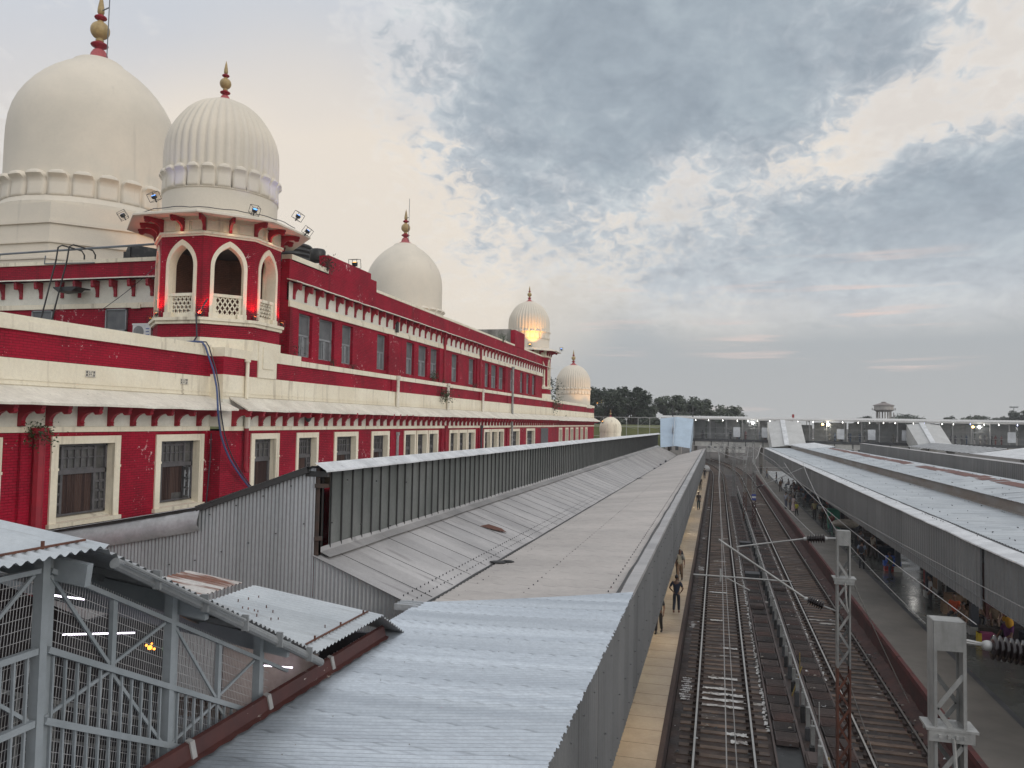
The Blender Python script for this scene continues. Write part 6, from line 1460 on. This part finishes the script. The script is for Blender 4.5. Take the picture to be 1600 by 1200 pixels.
def person(label, loc, rz, shirt, trousers, shoe=(.02,.02,.02), pose='stand', stride=0., arm=0., h=1., sk=0, long_=False, bag=None, hair=True, grp=None, skirt=False, carry=False, armsL=None):
    """arm: swing; built facing +y, at human size, feet at z = 0"""
    t = thing('person', label, 'person', None, grp)
    s = stride; seat = pose == 'sit'
    if seat:
        P = dict(pel=(0,0,.50), wai=(0,-.02,.68), che=(0,0,.90), nec=(0,.02,1.03), hd=(0,.05,1.12))
        hip = {q: (q*.09,.02,.48) for q in (-1,1)}; kne = {q: (q*.12,.44,.47) for q in (-1,1)}; ank = {q: (q*.12,.42+.05*q,.08) for q in (-1,1)}
    else:
        P = dict(pel=(0,0,.94), wai=(0,0,1.10), che=(0,.01,1.32), nec=(0,.01,1.46), hd=(0,.03,1.54))
        hip = {q: (q*.085,0,.90) for q in (-1,1)}; kne = {q: (q*.09,.03+q*s*.5,.49) for q in (-1,1)}; ank = {q: (q*.09,q*s-(.08 if q*s < 0 else 0),.08+(.05 if q*s < -.05 else 0)) for q in (-1,1)}
    cz = P['che'][2]; sho = {q: (q*.175,P['che'][1]-.01,cz+.08) for q in (-1,1)}
    elb = {q: (q*.235,-.02-q*arm*.5+(.12 if seat else 0),cz-.20) for q in (-1,1)}; wri = {q: (q*(.235 if not seat else .15),.06-q*arm*1.0+(.30 if seat else 0),cz-.44+(.06*abs(arm))+(.1 if seat else 0)) for q in (-1,1)}
    if armsL == 'hips':
        for q in (-1,1): elb[q] = (q*.31,-.06,cz-.18); wri[q] = (q*.19,.10,cz-.36)
    if armsL == 'up':
        elb[-1] = (-.27,.10,cz+.02); wri[-1] = (-.10,.20,cz+.22)
    J = [P['pel'],P['wai'],P['che'],P['nec'],P['hd']]; Rr = [(.13,.10),(.118,.088),(.145,.098),.052,.058]; E = [(0,1),(1,2),(2,3),(3,4)]
    def add(ps, rs, at):
        prev = at
        for p, r in zip(ps, rs): J.append(p); Rr.append(r); E.append((prev, len(J)-1)); prev = len(J)-1
    for q in (-1, 1):
        add([hip[q],kne[q],ank[q]], [.082,.056,.036], 0); add([sho[q],elb[q],wri[q]], [.052,.041,.029], 2)
    hx, hy, hz = P['hd']; hz += .085; hy += .012
    def extra(mb):
        mb.ell((hx,hy,hz),.075,.092,.115,14,10); mb.ell((hx,hy+.035,hz-.055),.052,.058,.062,10,8)
        mb.ell((hx,hy+.095,hz-.012),.013,.02,.024,8,6)
        for q in (-1, 1): mb.ell((hx+q*.077,hy-.005,hz-.005),.010,.022,.032,8,6); mb.ell((hx+q*.03,hy+.083,hz+.018),.013,.010,.008,8,6)
        mb.ell((hx,hy+.090,hz-.055),.022,.008,.006,8,5)
        for q in (-1, 1):        # hands: palm, four unequal fingers and a thumb
            w = Vector(wri[q]); d = (w-Vector(elb[q])).normalized(); side = Vector((0,1,0)) if abs(d.y) < .8 else Vector((0,0,1)); fwd = (side-d*side.dot(d)).normalized()
            mb.bar(w-d*.01, w+d*.085, .03, .075, up=fwd)
            for i, ln in enumerate((.062,.075,.07,.055)):
                b = w+d*.08+fwd*(.028-.019*i); c2 = b+d*ln*.55+Vector((-q*.006,0,0)); mb.tube([b, c2, c2+d*ln*.42+Vector((-q*.022,0,0))], [.009,.008,.006], 6)
            b = w+d*.025+fwd*.036; mb.tube([b, b+fwd*.022+d*.03, b+fwd*.022+d*.062], [.011,.009,.007], 6)
    body = skin('body', J, E, Rr, SKIN[sk], t, extra=extra)
    # shirt
    J = [P['pel'],P['wai'],P['che'],tuple((a+b)/2 for a, b in zip(P['che'],P['nec']))]; J[0] = (J[0][0],J[0][1],J[0][2]-.04)
    Rr = [(.152,.122),(.140,.112),(.165,.120),.075]; E = [(0,1),(1,2),(2,3)]
    if long_: J[0] = (J[0][0],J[0][1],J[0][2]-.22); Rr[0] = (.19,.15)
    for q in (-1, 1):
        mid = tuple(a+(b-a)*.8 for a, b in zip(sho[q],elb[q])); add([sho[q],mid], [.070,.060], 2)
    skin('shirt', J, E, Rr, cloth(shirt), t, root=1)
    if skirt:
        m = MB(); m.lathe([(.15,.95),(.19,.7),(.24,.35),(.28,.05)], 16); m.build('skirt', cloth(trousers), t, smooth=True)
    else:
        J = [P['pel'],P['wai']]; J[1] = tuple(a+(b-a)*.35 for a, b in zip(P['pel'],P['wai'])); Rr = [(.15,.118),(.138,.108)]; E = [(0,1)]
        for q in (-1, 1): add([hip[q],kne[q],(ank[q][0],ank[q][1],ank[q][2]+.02)], [.098,.074,.062], 0)
        skin('trousers', J, E, Rr, cloth(trousers), t)
    m = MB()
    for q in (-1, 1): x, y, z = ank[q]; m.ell((x,y+.055,z-.035),.045,.125,.045,10,6); m.ell((x,y-.01,z),.042,.05,.06,8,6)
    m.build('shoes', cloth(shoe), t, smooth=True)
    if hair:
        m = MB(); m.ell((hx,hy-.018,hz+.028),.084,.092,.10,14,8); m.v = [v if not (v[1] > hy+.055 and v[2] < hz+.045) else (v[0], hy+.05, max(v[2], hz+.05)) for v in m.v]; m.build('hair', HAIR, t, smooth=True)
    if bag:
        m = MB(); m.ell((0,-.20,cz-.12),.15,.11,.22,12,8)
        for q in (-1, 1): m.tube([(q*.10,-.12,cz-.28),(q*.13,.10,cz-.12),(q*.12,.10,cz+.06),(q*.10,-.08,cz+.14)], .022, 6)
        m.build('backpack', cloth(bag), t, smooth=True)
    if carry:
        m = MB(); m.ell((.0,-.05,cz+.52),.33,.22,.16,12,8); m.build('load', M['sack'], t, smooth=True)
    t.location = loc; t.rotation_euler = (0,0,rz); t.scale = (h,)*3
    return t
N, S_ = 0., math.pi
LP = 'people on the tan lit platform'; RP = 'people on the grey platform'
person('man in dark shirt and black trousers half hidden by the fascia', (-2.36,34.0,PZ), R_(170), (.02,.022,.03), (.012,.012,.015), stride=.10, arm=.06, grp=LP)
person('barefoot man in navy tee shirt and dark trousers walking on the platform', (-1.82,37.93,PZ), R_(-8), (.012,.018,.04), (.012,.016,.03), shoe=(.16,.085,.055), stride=.12, arm=.0, h=1.02, armsL='hips', grp=LP)
person('man in pale checked shirt with dark backpack walking towards us', (-2.0,45.6,PZ), R_(178), (.30,.29,.25), (.16,.11,.08), stride=.14, arm=.08, bag=(.03,.035,.05), h=1.03, grp=LP)
person('dark clothed man following right behind the backpack man', (-2.15,47.4,PZ), R_(175), (.05,.05,.06), (.06,.05,.05), stride=.1, grp=LP)
person('man in grey shirt and teal trousers standing alone on the platform', (-1.85,84.5,PZ), R_(160), (.10,.085,.075), (.035,.07,.075), grp=LP, h=1.05)
person('person in dark clothes carrying a bag far along the platform', (-2.2,110.,PZ), R_(10), (.05,.045,.045), (.04,.035,.03), bag=(.03,.02,.02), grp=LP)
person('most distant dark figure on the lit platform', (-2.0,133.,PZ), R_(0), (.04,.045,.06), (.03,.03,.04), grp=LP)
person('tall man in pale blue shirt standing in the couple on the grey platform', (7.15,89.2,PZ), R_(-60), (.34,.36,.42), (.10,.11,.15), grp=RP, h=1.06)
person('man in grey shirt beside the tall pale blue one', (7.55,88.4,PZ), R_(70), (.17,.17,.20), (.09,.09,.10), grp=RP)
person('woman in long pale pink dress near the platform edge', (7.75,87.0,PZ), R_(120), (.50,.40,.38), (.52,.40,.39), skirt=True, h=.93, grp=RP)
person('child in yellow shirt and black trousers walking on the grey platform', (7.62,82.4,PZ), R_(150), (.42,.40,.03), (.015,.015,.02), stride=.15, arm=.1, h=.80, grp=RP)
person('man in yellowish shirt with raised arm by the slanting wire', (9.05,80.3,PZ), R_(185), (.36,.31,.16), (.03,.025,.025), armsL='up', h=1.05, grp=RP)
person('man in black striding past the green bin', (8.9,73.4,PZ), R_(200), (.02,.02,.022), (.025,.022,.022), stride=.24, arm=.12, h=1.02, grp=RP)
person('man in light blue shirt with dark shoulder bag walking away', (8.8,53.4,PZ), R_(-20), (.20,.25,.33), (.02,.02,.024), bag=(.02,.022,.035), stride=.08, h=1.04, grp=RP)
person('lone dark figure far along the grey platform', (7.75,150.,PZ), 0, (.03,.03,.03), (.03,.03,.03), h=1.05, grp=RP)
person('man in bright orange vest by the brown cartons', (10.55,40.2,PZ), R_(150), (.50,.08,.025), (.05,.05,.06), h=1.02, grp=RP, pose='sit')
person('person in white and grey shirt seated behind the orange vest', (11.35,40.0,PZ), R_(200), (.30,.30,.34), (.05,.05,.06), pose='sit', grp=RP)
person('bare armed man in tan shirt leaning on the luggage heap', (11.9,39.2,PZ), R_(160), (.26,.19,.13), (.16,.11,.08), pose='sit', grp=RP)
person('woman in purple wrap with yellow head scarf sitting on luggage', (11.25,35.6,PZ), R_(120), (.10,.02,.10), (.06,.015,.06), pose='sit', grp=RP, h=1.1)
person('dark clothed man seated with his back to the purple wrap', (11.9,34.7,PZ), R_(60), (.03,.02,.04), (.03,.02,.03), pose='sit', grp=RP)
tag(MB().ell((0,0,0),.17,.2,.14,12,8).ell((.05,-.14,-.12),.15,.12,.22,10,8).build('head_scarf', cloth((.52,.27,.02)), smooth=True), 'yellow head scarf on the woman in the purple wrap', 'scarf').location = (11.22,35.62,PZ+1.32)
# waiting people on benches under the canopy
rp = random.Random(21)
cols = [(.10,.10,.12),(.30,.30,.32),(.06,.05,.05),(.14,.10,.09),(.22,.06,.06),(.08,.11,.16),(.35,.33,.30),(.05,.07,.05)]
names = ['grey','white','black','brown','dark red','slate blue','cream','dark green']
spots = [(9.3,122.),(10.0,119.6),(10.4,117.0),(10.2,112.8),(10.3,108.5),(10.4,105.9),(10.9,102.),(11.2,97.6),(10.6,94.5),(11.0,90.8),(11.3,86.4),(11.5,82.0)]
where = ['farthest of the bench row','on the far bench end','between two far columns','beside the far column','middle of the bench row','where the slanting wires cross','on the bench behind the crossing wires','next to the dark luggage trolley','near the red banner','past the red banner','between the red banner and the green bin','right behind the green bin']
for k, (x, y) in enumerate(spots):
    c = k % 8
    person('seated waiting person in %s, %s' % (names[c], where[k]), (x,y,PZ), R_(rp.uniform(60,130)), cols[c], cols[(c*3+2) % 8], pose='sit', grp='seated people under the dark canopy')
more = [(8.7,97.,'white','standing behind the couple'),(9.4,103.5,'blue','standing far beside the bench row'),(9.2,69.8,'maroon','standing between the sack and the striding man'),(9.9,60.5,'grey','standing past the sack under the fascia'),(10.2,57.6,'cream','standing behind the blue shirted man'),(9.8,50.2,'green','standing before the framed partition'),(10.2,42.9,'white','standing by the cartons'),(8.3,112.,'brown','walking past the far bench'),(8.9,128.,'navy','standing far beyond the couple'),(9.6,77.2,'red','waiting between the yellowish shirt and the green bin'),(9.3,92.5,'slate','waiting near the red banner'),(8.1,139.,'tan','walking near the far platform end'),(10.4,38.2,'brown','crouching in front of the seated group')]
mc = dict(white=(.42,.42,.42),blue=(.06,.08,.13),maroon=(.14,.03,.03),grey=(.16,.16,.17),cream=(.36,.33,.27),green=(.05,.10,.06),brown=(.14,.09,.06),navy=(.03,.04,.08),red=(.13,.03,.03),slate=(.10,.12,.15),tan=(.28,.21,.14),saffron=(.42,.17,.03))
for k, (x, y, c, w) in enumerate(more):
    person('%s clothed person %s' % (c, w), (x,y,PZ), R_(rp.uniform(-180,180)), mc[c], [(.03,.03,.035),(.08,.07,.07),(.05,.06,.09)][k % 3], stride=rp.choice((0,.1,.16)), arm=.06, h=rp.uniform(.93,1.05), pose='sit' if 'crouching' in w else 'stand', grp='people standing along the dark canopy')
bn = thing('bench', 'dark slatted bench under the far columns', 'bench'); bn.location = (10.9,112,PZ)
MB().box(-.25,.2,-9,9,.40,.45).box(.22,.27,-9,9,.45,.9).build('seat', M['darkgrey'], bn)
for y in (-8.5,-4,0,4,8.5): MB().box(-.22,.2,y-.04,y+.04,0,.4).build('leg', M['mull'], bn)
bn2 = thing('bench', 'dark bench behind the crossing wires near the red banner', 'bench'); bn2.location = (11.6,90,PZ)
MB().box(-.25,.2,-8,8,.40,.45).box(.22,.27,-8,8,.45,.9).build('seat', M['darkgrey'], bn2)
for y in (-7.5,-3,3,7.5): MB().box(-.22,.2,y-.04,y+.04,0,.4).build('leg', M['mull'], bn2)
# added stall blocks that stand in for deep shade at the back, and luggage
for k, (x0, x1, y0, y1, h, lab) in enumerate([(12.2,14.4,41.5,46.5,2.6,'added dark red stall block behind the nearest lit columns'),(13.6,15.6,54,60,2.7,'added dark red stall block behind the blue and red crates'),(12.4,14.6,72,80,2.7,'added long dark stall block behind the green bin'),(12.4,14.6,92,104,2.7,'farthest added dark stall block under the canopy')]):
    t = thing('added_stall', lab, 'added_stall', (x0,y0,PZ)); MB().box(x0,x1,y0,y1,PZ,PZ+h).build('wall', M['added_stall'], t); MB().box(x0-.3,x1+.1,y0-.1,y1+.1,PZ+h,PZ+h+.12).build('roof', M['darkgrey'], t)
    m = MB(); m.box(x0-.03,x0-.001,y0+.4,y1-.4,PZ+1.0,PZ+h-.5); m.build('counter_opening', M['mull'], t); MB().box(x0-.02,x0+.0-.001,y0+.3,y1-.3,PZ+.1,PZ+.25).build('plinth', M['colwhite'], t)
ps = thing('wall_panel', 'low pale framed partition panels beside the middle column', 'partition', (11.8,50,PZ))
m = MB(); m.box(11.6,11.7,47.2,49.6,PZ+.1,PZ+1.5); m.build('panel', M['carton'], ps); m = MB(); m.box(11.56,11.74,47.1,47.2,PZ,PZ+1.6); m.box(11.56,11.74,49.6,49.7,PZ,PZ+1.6); m.box(11.56,11.72,47.1,49.7,PZ,PZ+.12); m.build('frame', M['colwhite'], ps)
tag(MB().box(11.58,11.75,49.9,50.3,PZ,PZ+2.1).build('red_board', M['cratered']), 'narrow dark red upright board beside the framed partition', 'board')
ct = thing('barrier', 'low white framed barrier with dark panel right of the blue column', 'barrier', (12,44,PZ))
m = MB(); m.bar((11.2,44.2,PZ+1.05),(13.4,43.2,PZ+1.05),.07); m.bar((11.2,44.2,PZ),(11.2,44.2,PZ+1.05),.06); m.bar((13.4,43.2,PZ),(13.4,43.2,PZ+1.3),.08); m.build('frame', M['colwhite'], ct); MB().bar((11.25,44.2,PZ+.5),(13.35,43.25,PZ+.5),.03,1.0).build('panel', M['darkgrey'], ct)
rc = random.Random(3)
for k, (x, y, z, w, l, h) in enumerate([(11.0,42.3,0,.9,.7,.55),(12.0,42.0,0,.9,.8,.5),(11.1,42.2,.56,.85,.7,.4),(12.05,42.0,.51,.8,.7,.45)]):
    o = MB().box(-w/2,w/2,-l/2,l/2,0,h).box(-w/2-.003,w/2+.003,-.04,.04,.0,h+.003).build('carton', M['carton']); o.location = (x,y,PZ+z); o.rotation_euler = (0,0,rc.uniform(-.1,.1))
    tag(o, ['brown carton at the bottom left of the pile','brown carton at the bottom right of the pile','brown carton on top left of the pile','brown carton on top right of the pile'][k], 'carton', 'cartons stacked behind the orange vest')
def crate(x, y, z, mt, lab):
    m = MB()
    for a in (-.28,.28): m.box(a-.02,a+.02,-.2,.2,0,.3); 
    for a in (-.2,.2): m.box(-.3,.3,a-.02,a+.02,0,.12); m.box(-.3,.3,a-.02,a+.02,.2,.3)
    m.box(-.28,.28,-.2,.2,0,.03); o = m.build('crate', M[mt]); o.location = (x,y,PZ+z); tag(o, lab, 'crate', 'plastic crates beside the column')
crate(10.35,53.5,.30,'crateblue','blue plastic crate on top of the left red one'); crate(10.75,53.55,.30,'crateblue','blue plastic crate on top against the column'); crate(10.38,53.45,0,'cratered','red plastic crate under the left blue one'); crate(10.78,53.5,0,'cratered','red plastic crate at the bottom against the column')
crate(10.5,53.5,.6,'crateblue','topmost blue crate of the little stack')
gb = thing('bin', 'tall green bin cabinet standing on the grey platform', 'bin'); gb.location = (9.9,73.6,PZ)
MB().box(-.5,.4,-.5,.5,.05,1.65).box(-.55,.45,-.55,.55,1.65,1.72).build('body', M['green'], gb); MB().box(-.52,-.501,-.4,.4,.2,1.5).build('door', M['green'], gb)
rbn = tag(MB().box(-.02,.02,-.7,.7,0,1.2).bar((0,-.75,0),(0,-.75,2.4),.05).bar((0,.75,0),(0,.75,2.4),.05).build('banner', M['redflag']), 'red banner hanging under the dark canopy before the green bin', 'banner'); rbn.location = (10.9,86.,PZ+1.0)
tag(MB().box(-.02,.02,-.35,.35,0,.9).build('red_cloth', M['redflag']), 'red cloth hanging beside the post behind the orange vest', 'cloth').location = (11.6,41.2,PZ+1.0)
tag(MB().ell((0,0,0),1.0,.6,.36,18,10).ell((-.75,.1,-.02),.28,.25,.2,10,8).build('sack', M['sack'], smooth=True), 'large bulging grey sack on the heap behind the arm mast', 'sack').location = (9.75,66.2,PZ+1.32)
tr = thing('luggage_trolley', 'dark loaded luggage trolley under the bulging grey sack', 'trolley'); tr.location = (9.9,66,PZ)
MB().box(-.9,.9,-1.6,1.6,.45,.55).box(-.9,-.84,-1.6,1.6,.55,1.0).build('bed', M['mull'], tr); m = MB()
for x, y in ((-.7,-1.2),(.7,-1.2),(-.7,1.2),(.7,1.2)):
    w = MB().lathe([(.2,-.05),(.2,.05)], 14, cap=True); w.v = [(x+c, y+a, .22+b) for a, b, c in w.v]; w.build('wheel', M['black'], tr)
for k, (x, y, s) in enumerate([(10.6,63.4,.55),(11.0,61.8,.6),(10.7,60.,.5),(11.3,58.9,.55),(10.4,69.5,.5),(11.2,71.,.6),(11.2,64.9,.7),(11.0,100.,.6),(11.4,95.,.55),(12.2,37.6,.5),(11.2,37.6,.4),(12.5,36.2,.55)]):
    m = MB(); m.box(-s,s,-s*.7,s*.7,0,s*1.3); m.box(-s*.3,s*.3,-.03,.03,s*1.3,s*1.45); o = m.build('luggage', cloth([(.02,.02,.025),(.03,.025,.03),(.04,.03,.025),(.02,.03,.05)][k % 4])); o.location = (x,y,PZ); o.rotation_euler = (0,0,rp.uniform(-.5,.5))
    tag(o, 'dark '+['bag nearest the trolley','squat case right of the trolley','bag behind the blue shirted man','case by the column before the crates','small bag just past the trolley','case in front of the long stall block','tall case right beside the sack','bag on the far bench row','bag near the red banner','bag under the near canopy edge','small bag next to the bright packet','case beside the purple wrap'][k], 'luggage', 'dark luggage under the canopy')
pk = tag(MB().box(-.3,.3,-.2,.2,0,.5).build('packet', cloth((.22,.03,.10))), 'pink and yellow printed carry bag near the purple wrap', 'bag'); pk.location = (10.75,36.6,PZ); MB().box(-.305,-.2,-.205,.205,0,.5).build('yellow_side', cloth((.5,.36,.02)), pk)
# tiny figures crossing the footbridge
rb = random.Random(31)
fig = thing('person', 'small dark figure of a passenger crossing the far footbridge', 'person', None, 'passengers crossing the footbridge'); 
m = MB(); m.tube([(0,0,0),(0,0,.75)], [.11,.15], 8); m.tube([(-.1,0,0),(-.1,0,.8)],.07,6); m.tube([(.1,.05,0),(.1,0,.8)],.07,6); m.tube([(0,0,.8),(0,0,1.15),(0,0,1.42),(0,0,1.5)],[.16,.17,.2,.06],10); m.tube([(-.22,0,1.4),(-.26,.03,1.1),(-.24,.12,.85)],[.06,.05,.03],6); m.tube([(.22,0,1.4),(.26,-.03,1.1),(.24,.04,.85)],[.06,.05,.03],6); m.ell((0,.02,1.62),.09,.10,.13,10,8)
body0 = m.build('body', cloth((.04,.04,.05)), fig, smooth=True)
fb_cols = [(.05,.05,.06),(.12,.12,.14),(.25,.24,.22),(.14,.05,.05),(.06,.09,.15)]
bodies = [body0.data]
for c in fb_cols[1:]:
    d = body0.data.copy(); d.materials.clear(); d.materials.append(cloth(c)); bodies.append(d)
for k in range(40):
    x = rb.uniform(-3.5,60); y = BY+rb.uniform(-1.8,1.8); s = rb.uniform(.92,1.05)
    if k == 0: fig.location = (x,y,6.95); continue
    f = fig.copy(); COL.objects.link(f); f.location = (x,y,6.95); f.rotation_euler = (0,0,rb.uniform(0,6.28)); f.scale = (s,)*3
    b = body0.copy(); b.data = bodies[k % 5]; COL.objects.link(b); b.parent = f
wv = thing('white_tarpaulin_load', 'white covered load at the far end of the tan platform', 'load', (-1.9,152,PZ)); MB().ell((-2.1,152,PZ+.6),.8,1.2,.7,12,8).build('cover', M['litter'], wv, smooth=True)
kids_index()
